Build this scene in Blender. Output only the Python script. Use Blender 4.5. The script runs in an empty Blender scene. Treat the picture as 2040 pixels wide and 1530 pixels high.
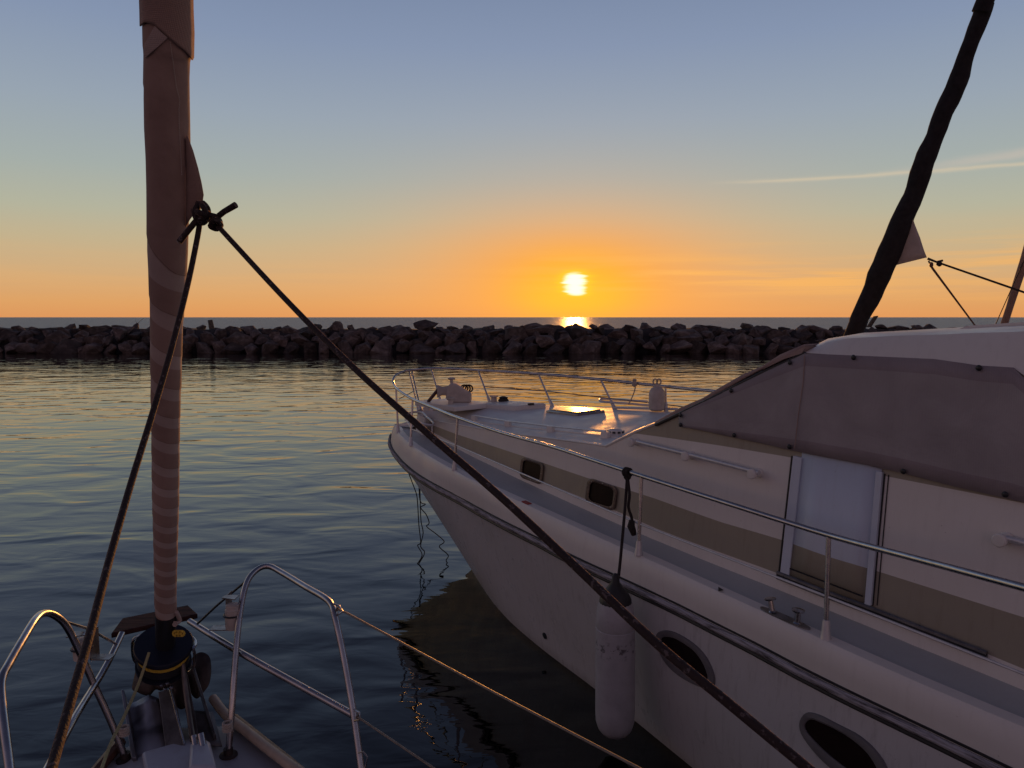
import bpy, bmesh, math, random
from mathutils import Vector, noise
from mathutils.bvhtree import BVHTree
R = math.radians
random.seed(7)
C = bpy.context.scene.collection
scn = bpy.context.scene

# ------------------------------------------------------------------ camera
F = 1500.0; CAMH = 3.0; TH = math.atan(133 / F)
cam = bpy.data.cameras.new('camera'); camo = bpy.data.objects.new('camera', cam); C.objects.link(camo)
camo.location = (0, 0, CAMH); camo.rotation_euler = (math.pi / 2 - TH, 0, 0)
cam.sensor_width = 36; cam.lens = 36 * F / 2040; cam.clip_end = 60000; cam.clip_start = 0.05
scn.camera = camo
scn.view_settings.view_transform = 'Standard'; scn.view_settings.look = 'None'
scn.view_settings.exposure = 0; scn.view_settings.gamma = 1; scn.view_settings.use_curve_mapping = False

def ray(px, py):
    u = (px - 1020) / F; v = (765 - py) / F
    return Vector((u, math.cos(TH) + v * math.sin(TH), v * math.cos(TH) - math.sin(TH)))
CAM = Vector((0, 0, CAMH))
def P(px, py, Y):                       # the point seen at a pixel, Y metres ahead
    d = ray(px, py); return CAM + d * (Y / d.y)
def PZ(px, py, z):                      # the point seen at a pixel, z metres above the water
    d = ray(px, py); return CAM + d * ((z - CAMH) / d.z)

def lin(c):
    return tuple(((x / 255) / 12.92 if x / 255 <= .04045 else ((x / 255 + .055) / 1.055) ** 2.4) for x in c) + (1,)

# ------------------------------------------------------------------ sky
SUN_AZ = math.atan2(ray(1145, 565).x, ray(1145, 565).y)
SUN_EL = R(2.15)
w = bpy.data.worlds.new("World"); scn.world = w; w.use_nodes = True
nt = w.node_tree; nt.nodes.clear()
def N(nt, t, **k):
    n = nt.nodes.new(t)
    for a, b in k.items(): setattr(n, a, b)
    return n
def M(nt, op, a, b=None, c=None, clamp=False):
    n = nt.nodes.new('ShaderNodeMath'); n.operation = op; n.use_clamp = clamp
    for i, x in enumerate((a, b, c)):
        if x is None: continue
        if isinstance(x, (int, float)): n.inputs[i].default_value = x
        else: nt.links.new(x, n.inputs[i])
    return n.outputs[0]
def MIX(nt, f, a, b, bt='MIX'):
    n = nt.nodes.new('ShaderNodeMix'); n.data_type = 'RGBA'; n.blend_type = bt; n.clamp_result = False
    for i, x in ((0, f), (6, a), (7, b)):
        if isinstance(x, (int, float, tuple)): n.inputs[i].default_value = x
        else: nt.links.new(x, n.inputs[i])
    return n.outputs[2]
def RAMP(nt, f, stops, interp='LINEAR'):
    n = nt.nodes.new('ShaderNodeValToRGB'); n.color_ramp.interpolation = interp
    e = n.color_ramp.elements
    while len(e) < len(stops): e.new(.5)
    for i, (p, c) in enumerate(stops):
        e[i].position = p; e[i].color = c if len(c) == 4 else (*c, 1)
    nt.links.new(f, n.inputs[0]); return n.outputs[0]
def VMAP(nt, v, scale=(1, 1, 1), loc=(0, 0, 0), rot=(0, 0, 0)):
    n = nt.nodes.new('ShaderNodeMapping'); n.inputs[3].default_value = scale; n.inputs[1].default_value = loc; n.inputs[2].default_value = rot
    nt.links.new(v, n.inputs[0]); return n.outputs[0]
def NOISE(nt, v, scale, detail=3, rough=.5, dist=0):
    n = nt.nodes.new('ShaderNodeTexNoise'); n.inputs['Scale'].default_value = scale; n.inputs['Detail'].default_value = detail
    n.inputs['Roughness'].default_value = rough; n.inputs['Distortion'].default_value = dist
    if v is not None: nt.links.new(v, n.inputs['Vector'])
    return n.outputs[0]

tc = N(nt, 'ShaderNodeTexCoord').outputs['Generated']
nrm = N(nt, 'ShaderNodeVectorMath', operation='NORMALIZE'); nt.links.new(tc, nrm.inputs[0]); dirv = nrm.outputs[0]
sp = N(nt, 'ShaderNodeSeparateXYZ'); nt.links.new(dirv, sp.inputs[0])
X, Yv, Zv = sp.outputs
D2 = 180 / math.pi
el = M(nt, 'MULTIPLY', M(nt, 'ARCSINE', Zv), D2)
az = M(nt, 'MULTIPLY', M(nt, 'ARCTAN2', X, Yv), D2)
def srgb(*c): return lin(c)
def er(stops): return [(max(0, e) / 90, lin(c)) for e, c in stops]
elf = M(nt, 'DIVIDE', el, 90, clamp=True)
# side of the sky the sun sets in, and the darker sky behind the viewer
west = RAMP(nt, elf, er([(0, (228, 156, 96)), (1.0, (228, 166, 104)), (3.0, (216, 176, 128)), (5.2, (200, 182, 146)), (7.2, (184, 184, 162)),
                         (10, (168, 178, 174)), (14, (155, 168, 182)), (19, (136, 152, 180)), (24, (120, 137, 168)), (30, (98, 110, 142)), (39, (52, 56, 80)), (90, (38, 44, 66))]))
east = RAMP(nt, elf, er([(0, (112, 92, 98)), (5, (140, 112, 116)), (12, (160, 132, 140)), (25, (116, 106, 122)), (48, (66, 68, 92)), (90, (38, 44, 66))]))
dS = N(nt, 'ShaderNodeVectorMath', operation='DOT_PRODUCT'); nt.links.new(dirv, dS.inputs[0])
sv = Vector((math.sin(SUN_AZ) * math.cos(SUN_EL), math.cos(SUN_AZ) * math.cos(SUN_EL), math.sin(SUN_EL)))
dS.inputs[1].default_value = sv
wf = N(nt, 'ShaderNodeMapRange', interpolation_type='SMOOTHSTEP'); nt.links.new(dS.outputs['Value'], wf.inputs[0])
wf.inputs[1].default_value = -.5; wf.inputs[2].default_value = .55
base = MIX(nt, wf.outputs[0], east, west)
# angular offsets from the sun
dx = M(nt, 'SUBTRACT', az, SUN_AZ * D2); dy = M(nt, 'SUBTRACT', el, 2.75)
def gauss(sx, sy, ox=0, oy=0):
    a = M(nt, 'POWER', M(nt, 'ABSOLUTE', M(nt, 'DIVIDE', M(nt, 'SUBTRACT', dx, ox), sx)), 2)
    b = M(nt, 'POWER', M(nt, 'ABSOLUTE', M(nt, 'DIVIDE', M(nt, 'SUBTRACT', dy, oy), sy)), 2)
    return M(nt, 'EXPONENT', M(nt, 'MULTIPLY', M(nt, 'ADD', a, b), -1))
def addc(c, g, col, k):
    return MIX(nt, M(nt, 'MULTIPLY', g, k), c, col, 'ADD')
base = MIX(nt, M(nt, 'MULTIPLY', gauss(15, 6.0), .60), base, lin((250, 168, 98)))
base = MIX(nt, M(nt, 'MULTIPLY', gauss(8.5, 3.4, 0, .1), .85), base, lin((255, 164, 52)))
base = MIX(nt, M(nt, 'MULTIPLY', gauss(3.6, 2.0), .9), base, (1.0, .47, .03, 1))
# thin cloud bands
cx = N(nt, 'ShaderNodeCombineXYZ'); nt.links.new(az, cx.inputs[0]); nt.links.new(el, cx.inputs[1])
cv = cx.outputs[0]
n1 = NOISE(nt, VMAP(nt, cv, (.055, 1.35, 1), rot=(0, 0, R(-2))), 1.0, 5, .55, .35)
n2 = NOISE(nt, VMAP(nt, cv, (.05, .35, 1)), 1.0, 2, .5)
bandm = M(nt, 'EXPONENT', M(nt, 'MULTIPLY', M(nt, 'POWER', M(nt, 'ABSOLUTE', M(nt, 'DIVIDE', M(nt, 'SUBTRACT', el, 3.1), 1.7)), 2), -1))
azm = N(nt, 'ShaderNodeMapRange', interpolation_type='SMOOTHSTEP'); nt.links.new(dx, azm.inputs[0])
azm.inputs[1].default_value = -8; azm.inputs[2].default_value = 6; azm.inputs[3].default_value = .12; azm.inputs[4].default_value = 1
cl = M(nt, 'MULTIPLY', M(nt, 'MULTIPLY', RAMP(nt, n1, [(.44, (0, 0, 0)), (.60, (1, 1, 1))]), bandm), azm.outputs[0])
cl = M(nt, 'MULTIPLY', cl, RAMP(nt, n2, [(.35, (.35,) * 3), (.6, (1, 1, 1))]))
base = MIX(nt, M(nt, 'MULTIPLY', cl, .85), base, lin((255, 186, 100)))
# the high wisp on the right
def wisp(e0, slope, x0, wid, lo, hi, k):
    nn = NOISE(nt, VMAP(nt, cv, (.22, 1.2, 1)), 1.0, 4, .6, .5)
    ec = M(nt, 'ADD', M(nt, 'MULTIPLY', M(nt, 'SUBTRACT', az, x0), slope), e0)
    ec = M(nt, 'ADD', ec, M(nt, 'MULTIPLY', M(nt, 'SUBTRACT', nn, .5), .35))
    a = M(nt, 'POWER', M(nt, 'ABSOLUTE', M(nt, 'DIVIDE', M(nt, 'SUBTRACT', el, ec), wid)), 2)
    g = M(nt, 'EXPONENT', M(nt, 'MULTIPLY', a, -1))
    m = N(nt, 'ShaderNodeMapRange', interpolation_type='SMOOTHSTEP'); nt.links.new(az, m.inputs[0])
    m.inputs[1].default_value = lo; m.inputs[2].default_value = hi
    return M(nt, 'MULTIPLY', M(nt, 'MULTIPLY', g, m.outputs[0]), k)
base = MIX(nt, wisp(9.52, -.008, 20, .13, 13.5, 20, .62), base, lin((216, 200, 172)))
base = MIX(nt, wisp(9.62, .065, 27, .26, 24, 33, .5), base, lin((206, 192, 178)))
# the sun itself, cut by bars of cloud
n3 = NOISE(nt, VMAP(nt, cv, (.30, 4.6, 1), loc=(3.1, .4, 0)), 1.0, 4, .6, .4)
wob = M(nt, 'MULTIPLY', M(nt, 'SUBTRACT', n3, .5), 2.6)
g0 = M(nt, 'ADD', gauss(1.2, .78, 0, -.05), M(nt, 'MULTIPLY', gauss(1.1, .34, .12, -.92), .6))
core = M(nt, 'ADD', g0, M(nt, 'MULTIPLY', wob, M(nt, 'MULTIPLY', gauss(2.8, 1.3, 0, -.2), .38)))
corem = RAMP(nt, core, [(.42, (0, 0, 0)), (.85, (1, 1, 1))], 'EASE')
halo = RAMP(nt, core, [(.06, (0, 0, 0)), (.55, (1, 1, 1))], 'EASE')
base = MIX(nt, M(nt, 'MULTIPLY', gauss(4.2, 1.7, 0, -1.3), .8), base, (1.0, .56, .035, 1))
base = MIX(nt, M(nt, 'MULTIPLY', halo, .9), base, (1.08, .62, .03, 1))
base = MIX(nt, corem, base, (1.6, 1.35, .98, 1))
# physical sky adds its share of scattered light
sky = N(nt, 'ShaderNodeTexSky', sky_type='NISHITA', sun_disc=False)
sky.sun_elevation = SUN_EL; sky.sun_rotation = SUN_AZ; sky.air_density = 1.0; sky.dust_density = 1.0
b1 = N(nt, 'ShaderNodeBackground'); nt.links.new(base, b1.inputs[0]); b1.inputs[1].default_value = 0.93
b2 = N(nt, 'ShaderNodeBackground'); nt.links.new(sky.outputs[0], b2.inputs[0]); b2.inputs[1].default_value = 0.004
ad = N(nt, 'ShaderNodeAddShader'); nt.links.new(b1.outputs[0], ad.inputs[0]); nt.links.new(b2.outputs[0], ad.inputs[1])
wo = N(nt, 'ShaderNodeOutputWorld'); nt.links.new(ad.outputs[0], wo.inputs[0])
w.cycles.sampling_method = 'MANUAL'; w.cycles.sample_map_resolution = 2048

sl = bpy.data.lights.new('sun', 'SUN'); sl.energy = 1.7; sl.angle = R(1.2); sl.color = (1, .40, .08)
so = bpy.data.objects.new('sun', sl); C.objects.link(so)
so.rotation_euler = (-sv).to_track_quat('-Z', 'Y').to_euler()

# ------------------------------------------------------------------ materials
def newmat(name):
    m = bpy.data.materials.new(name); m.use_nodes = True
    b = m.node_tree.nodes['Principled BSDF']; return m, m.node_tree, b
def OBJ(nt): return N(nt, 'ShaderNodeTexCoord').outputs['Object']
def bump(nt, b, h, s=.3, d=.01):
    n = nt.nodes.new('ShaderNodeBump'); n.inputs['Strength'].default_value = s; n.inputs['Distance'].default_value = d
    nt.links.new(h, n.inputs['Height']); nt.links.new(n.outputs[0], b.inputs['Normal'])
def simple(name, c1, c2, rough=.5, metal=0, scale=6, detail=5, bs=0, bd=.004, bscale=60, spec=.5, coat=0, r2=None):
    m, nt, b = newmat(name); o = OBJ(nt)
    n = NOISE(nt, o, scale, detail, .6, .2)
    nt.links.new(RAMP(nt, n, [(.3, c1), (.7, c2)]), b.inputs['Base Color'])
    b.inputs['Metallic'].default_value = metal
    rr = RAMP(nt, NOISE(nt, o, scale * 2.3, 4), [(.3, (rough,) * 3), (.7, ((r2 if r2 is not None else min(1, rough + .12)),) * 3)])
    nt.links.new(rr, b.inputs['Roughness'])
    b.inputs['Specular IOR Level'].default_value = spec; b.inputs['Coat Weight'].default_value = coat
    if bs: bump(nt, b, NOISE(nt, o, bscale, 3), bs, bd)
    return m
def gelcoat(name, c, dirt=(.32, .27, .22), rough=.32, streak=.35, dn=.0):
    m, nt, b = newmat(name); o = OBJ(nt)
    big = NOISE(nt, o, 1.3, 5, .6, .4); fine = NOISE(nt, VMAP(nt, o, (9, 9, 1.2)), 3, 5, .65)
    spk = NOISE(nt, o, 45, 3, .6)
    col = MIX(nt, RAMP(nt, big, [(.35, (0, 0, 0)), (.75, (.45,) * 3)]), (*c, 1), (c[0] * .86, c[1] * .84, c[2] * .80, 1))
    col = MIX(nt, M(nt, 'MULTIPLY', RAMP(nt, fine, [(.52, (0, 0, 0)), (.78, (1, 1, 1))]), streak), col, (*dirt, 1))
    col = MIX(nt, M(nt, 'MULTIPLY', RAMP(nt, spk, [(.70, (0, 0, 0)), (.78, (1, 1, 1))]), .5), col, (*dirt, 1))
    nt.links.new(col, b.inputs['Base Color'])
    nt.links.new(RAMP(nt, NOISE(nt, o, 5, 5), [(.3, (rough,) * 3), (.75, (rough + .22,) * 3)]), b.inputs['Roughness'])
    bump(nt, b, NOISE(nt, o, 2.2 if dn == 0 else 90, 3), .25 if dn == 0 else .5, .01 if dn == 0 else .002)
    return m
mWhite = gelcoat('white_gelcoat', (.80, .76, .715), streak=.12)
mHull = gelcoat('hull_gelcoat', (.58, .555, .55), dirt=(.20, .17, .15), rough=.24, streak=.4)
mDeck = gelcoat('deck_nonskid', (.47, .48, .48), rough=.45, streak=.15, dn=1)
mTop = gelcoat('foredeck_gelcoat', (.70, .68, .66), rough=.38, streak=.18, dn=1)
mBeige = gelcoat('beige_stripe', (.36, .32, .25), dirt=(.22, .18, .13))
mDoor = gelcoat('door_panel', (.62, .68, .78), streak=.12)
mBlackwhite = None
m, nt, b = newmat('worn_rub_rail'); o = OBJ(nt)
n = NOISE(nt, VMAP(nt, N(nt, 'ShaderNodeUVMap').outputs[0], (3.5, 2.2, 1)), 1.6, 7, .72, .3)
nt.links.new(RAMP(nt, n, [(.36, (.03, .026, .026)), (.43, (.20, .18, .19)), (.56, (.46, .43, .46))]), b.inputs['Base Color']); b.inputs['Roughness'].default_value = .7; b.inputs['Specular IOR Level'].default_value = .25
bump(nt, b, n, .6, .01); mRub = m
mRubD = simple('black_rubber', (.012, .011, .011), (.03, .028, .028), .45, bs=.3)
mSteel = simple('stainless_steel', (.40, .39, .40), (.55, .53, .53), .18, 1, 14, r2=.34)
mAlu = simple('painted_aluminium', (.55, .55, .57), (.68, .67, .68), .32, .35, 20)
mDull = simple('dull_plate', (.20, .19, .19), (.38, .36, .36), .25, .9, 12, r2=.5)
mRust = simple('rusty_channel', (.07, .055, .05), (.22, .19, .18), .35, .6, 9, bs=.3)
mDark = simple('black_plastic', (.012, .012, .014), (.025, .024, .028), .4)
mBlueblk = simple('navy_plastic', (.006, .007, .016), (.012, .013, .026), .35)
mFrame = simple('brown_window_frame', (.05, .028, .022), (.20, .14, .11), .4, .2, 60)
mGlass = simple('dark_glass', (.012, .007, .007), (.02, .011, .01), .3, spec=.05)
mGasket = simple('grey_gasket', (.12, .11, .115), (.18, .165, .17), .6, bs=.3)
mIron = simple('anchor_iron', (.03, .022, .02), (.09, .065, .055), .5, .5, 14, bs=.5, bd=.003)
mWood = None
m, nt, b = newmat('weathered_teak'); o = OBJ(nt)
wv = NOISE(nt, VMAP(nt, o, (5, 60, 60), rot=(0, 0, R(0))), 1, 6, .65, .5)
nt.links.new(RAMP(nt, wv, [(.32, (.02, .008, .008)), (.65, (.085, .034, .028))]), b.inputs['Base Color']); b.inputs['Roughness'].default_value = .8; b.inputs['Specular IOR Level'].default_value = .2
bump(nt, b, wv, .7, .004); mWood = m
mMahog = simple('mahogany_trim', (.05, .018, .012), (.12, .045, .03), .4, 0, 12, bs=.3)
mYellow = simple('yellow_cord', (.55, .33, .03), (.68, .45, .06), .7, 0, 60, bs=.5)
mCord = simple('old_yellow_cord', (.30, .26, .12), (.42, .36, .18), .8, 0, 60, bs=.4)
mLine = simple('steel_wire', (.22, .18, .15), (.32, .27, .22), .5, .6, 40)
mHose = simple('tan_hose', (.40, .30, .22), (.52, .40, .30), .45, 0, 20, bs=.3)
mFend = None
m, nt, b = newmat('fender_vinyl'); o = OBJ(nt)
n = NOISE(nt, o, 9, 6, .65, .3); n2 = NOISE(nt, VMAP(nt, o, (3, 3, 8)), 4, 5, .7)
col = RAMP(nt, n, [(.3, (.40, .385, .40)), (.7, (.50, .48, .50))])
col = MIX(nt, M(nt, 'MULTIPLY', RAMP(nt, n2, [(.60, (0, 0, 0)), (.75, (1, 1, 1))]), .25), col, (.13, .11, .12, 1))
nt.links.new(col, b.inputs['Base Color']); b.inputs['Roughness'].default_value = .5; bump(nt, b, n, .2, .01); mFend = m
sp_ = N(nt, 'ShaderNodeSeparateXYZ'); nt.links.new(o, sp_.inputs[0])
band = M(nt, 'EXPONENT', M(nt, 'MULTIPLY', M(nt, 'POWER', M(nt, 'ABSOLUTE', M(nt, 'DIVIDE', M(nt, 'SUBTRACT', sp_.outputs[2], .66), .05)), 2), -1))
blot = M(nt, 'MULTIPLY', RAMP(nt, NOISE(nt, o, 26, 4, .6), [(.52, (0, 0, 0)), (.6, (1, 1, 1))]), band)
nt.links.new(MIX(nt, M(nt, 'MULTIPLY', blot, .8), col, (.05, .04, .045, 1)), b.inputs['Base Color'])
mFend2 = simple('fender_cream', (.42, .36, .32), (.60, .53, .48), .55, 0, 10)
mSailBlk = simple('black_sailcloth', (.008, .007, .009), (.018, .016, .02), .85, 0, 10, bs=.5, bd=.02, bscale=12)
mPatch = simple('grey_sailcloth', (.36, .33, .34), (.46, .42, .43), .8, 0, 8, bs=.3)
mKnot = simple('dark_cord', (.016, .011, .010), (.035, .026, .024), .8, 0, 90, bs=.6)
mKnotW = simple('pale_cord', (.35, .30, .26), (.48, .42, .37), .8, 0, 90, bs=.6)
def fabric(name, c1, c2, trans=0):
    m, nt, b = newmat(name); o = OBJ(nt)
    n = NOISE(nt, o, 3.0, 5, .6, .4)
    wx = N(nt, 'ShaderNodeTexWave', wave_type='BANDS', bands_direction='X'); wx.inputs['Scale'].default_value = 70; wx.inputs['Distortion'].default_value = 1.2
    wz = N(nt, 'ShaderNodeTexWave', wave_type='BANDS', bands_direction='Z'); wz.inputs['Scale'].default_value = 70; wz.inputs['Distortion'].default_value = 1.2
    nt.links.new(o, wx.inputs[0]); nt.links.new(o, wz.inputs[0])
    wsum = M(nt, 'ADD', wx.outputs['Fac'], wz.outputs['Fac'])
    col = RAMP(nt, n, [(.3, c1), (.7, c2)])
    col = MIX(nt, M(nt, 'MULTIPLY', wsum, .08), col, (0, 0, 0, 1))
    nt.links.new(col, b.inputs['Base Color']); b.inputs['Roughness'].default_value = .9; b.inputs['Specular IOR Level'].default_value = .2
    b.inputs['Sheen Weight'].default_value = .08
    h = M(nt, 'ADD', M(nt, 'MULTIPLY', n, 8), M(nt, 'MULTIPLY', wsum, .15)); bump(nt, b, h, .5, .004)
    return m
mCanvas = fabric('mauve_canvas', (.36, .318, .318), (.46, .41, .41))
mCanvE = fabric('canvas_hem', (.30, .25, .26), (.38, .32, .33))
mFlap = fabric('pink_flap_canvas', (.36, .25, .22), (.45, .33, .29))
# furled sail cloth: the light strip winds round the roll (uv.x counts the turns)
m, nt, b = newmat('furled_sail_cloth'); uv = N(nt, 'ShaderNodeUVMap').outputs[0]; o = OBJ(nt)
s = N(nt, 'ShaderNodeSeparateXYZ'); nt.links.new(uv, s.inputs[0])
fr = M(nt, 'FRACT', s.outputs[0])
cn = NOISE(nt, o, 7, 5, .6)
dk = RAMP(nt, cn, [(.3, (.34, .222, .180)), (.7, (.44, .295, .245))])
lt = RAMP(nt, cn, [(.3, (.46, .345, .30)), (.7, (.55, .42, .37))])
msk = RAMP(nt, fr, [(.0, (0, 0, 0)), (.02, (1, 1, 1)), (.40, (1, 1, 1)), (.415, (0, 0, 0))])
top = M(nt, 'GREATER_THAN', s.outputs[0], 19.99)
col = MIX(nt, M(nt, 'MULTIPLY', msk, top), dk, lt)
edge = RAMP(nt, fr, [(.985, (0, 0, 0)), (.995, (1, 1, 1))])
col = MIX(nt, M(nt, 'MULTIPLY', M(nt, 'MULTIPLY', edge, top), .6), col, (.05, .03, .025, 1))
wv = N(nt, 'ShaderNodeTexWave', wave_type='BANDS', bands_direction='Z'); wv.inputs['Scale'].default_value = 120; wv.inputs['Distortion'].default_value = 2; nt.links.new(o, wv.inputs[0])
col = MIX(nt, M(nt, 'MULTIPLY', wv.outputs['Fac'], .12), col, (0, 0, 0, 1))
nt.links.new(col, b.inputs['Base Color']); b.inputs['Roughness'].default_value = .85; b.inputs['Specular IOR Level'].default_value = .25
hh = M(nt, 'ADD', M(nt, 'MULTIPLY', NOISE(nt, o, 14, 4), 3), M(nt, 'MULTIPLY', fr, 2)); bump(nt, b, hh, .5, .004)
mSail = m
mSailPlain = fabric('sail_corner_cloth', (.34, .222, .180), (.44, .295, .245))
mSailLight = fabric('sail_strip_cloth', (.46, .345, .30), (.55, .42, .37))
mStitch = simple('white_stitch', (.5, .42, .36), (.6, .5, .44), .8)
# braided rope with pale flecks
m, nt, b = newmat('braided_sheet'); o = OBJ(nt); uv = N(nt, 'ShaderNodeUVMap').outputs[0]
fk = NOISE(nt, VMAP(nt, uv, (4, 60, 1)), 1, 2, .5)
fk2 = NOISE(nt, VMAP(nt, uv, (8, 150, 1), rot=(0, 0, .6)), 1, 2, .5)
mm = M(nt, 'MULTIPLY', RAMP(nt, fk, [(.58, (0, 0, 0)), (.64, (1, 1, 1))]), RAMP(nt, fk2, [(.42, (0, 0, 0)), (.5, (1, 1, 1))]))
col = MIX(nt, mm, (.024, .011, .009, 1), (.11, .08, .078, 1))
nt.links.new(col, b.inputs['Base Color']); b.inputs['Roughness'].default_value = .75
b.inputs['Sheen Weight'].default_value = .7; b.inputs['Sheen Roughness'].default_value = .25; b.inputs['Sheen Tint'].default_value = (1, .6, .45, 1)  # orange sheen tint paints in the sunset-lit rim of the rope
bump(nt, b, fk2, .8, .002); mRope = m
# boulders
m, nt, b = newmat('breakwater_stone'); o = OBJ(nt); oi = N(nt, 'ShaderNodeObjectInfo')
n = NOISE(nt, o, 1.6, 8, .65, .4)
col = RAMP(nt, n, [(.28, (.035, .026, .024)), (.5, (.10, .075, .068)), (.72, (.22, .175, .16))])
hs = N(nt, 'ShaderNodeHueSaturation'); nt.links.new(col, hs.inputs['Color'])
nt.links.new(M(nt, 'ADD', M(nt, 'MULTIPLY', oi.outputs['Random'], .9), .55), hs.inputs['Value'])
nt.links.new(hs.outputs[0], b.inputs['Base Color']); b.inputs['Roughness'].default_value = .9
bump(nt, b, NOISE(nt, o, 3.5, 8, .7), .8, .12); mRock = m
mCore = simple('breakwater_fill', (.02, .017, .017), (.05, .04, .04), .95, 0, 1.5)
mDrift = simple('driftwood', (.05, .04, .035), (.16, .13, .10), .9, 0, 6)
# water
def water(name, amp1, amp2, amp3, sc, rough, body):
    m, nt, b = newmat(name); o = OBJ(nt)
    b.inputs['Base Color'].default_value = body; b.inputs['IOR'].default_value = 1.38 if sc == 1 else 1.333; b.inputs['Roughness'].default_value = rough
    a1 = NOISE(nt, VMAP(nt, o, (.72 * sc, 1.3 * sc, 1), rot=(0, 0, R(-14))), 1, 2, .35, .7)
    a2 = NOISE(nt, VMAP(nt, o, (1.9 * sc, 3.6 * sc, 1), rot=(0, 0, R(9))), 1, 3, .5, .5)
    a3 = NOISE(nt, VMAP(nt, o, (.12 * sc, .2 * sc, 1)), 1, 3, .5, .3)
    a4 = NOISE(nt, VMAP(nt, o, (.22 * sc, .45 * sc, 1), rot=(0, 0, R(4))), 1, 2, .5, .4)
    gust = RAMP(nt, a3, [(.35, (.45,) * 3), (.65, (1, 1, 1))])
    h = M(nt, 'ADD', M(nt, 'MULTIPLY', a1, amp1), M(nt, 'MULTIPLY', M(nt, 'MULTIPLY', a2, gust), amp2))
    h = M(nt, 'ADD', M(nt, 'ADD', h, M(nt, 'MULTIPLY', a3, amp3)), M(nt, 'MULTIPLY', a4, amp1 * 1.0))
    bn = nt.nodes.new('ShaderNodeBump'); bn.inputs['Strength'].default_value = 1; bn.inputs['Distance'].default_value = 1
    nt.links.new(h, bn.inputs['Height']); nt.links.new(bn.outputs[0], b.inputs['Normal'])
    return m
mWater = water('harbour_water', .036, .007, .045, 1, .005, (.001, .0015, .002, 1))
mSea = water('open_sea_water', 1.2, .4, 1.5, .3, .36, (.15, .165, .19, 1))

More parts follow.
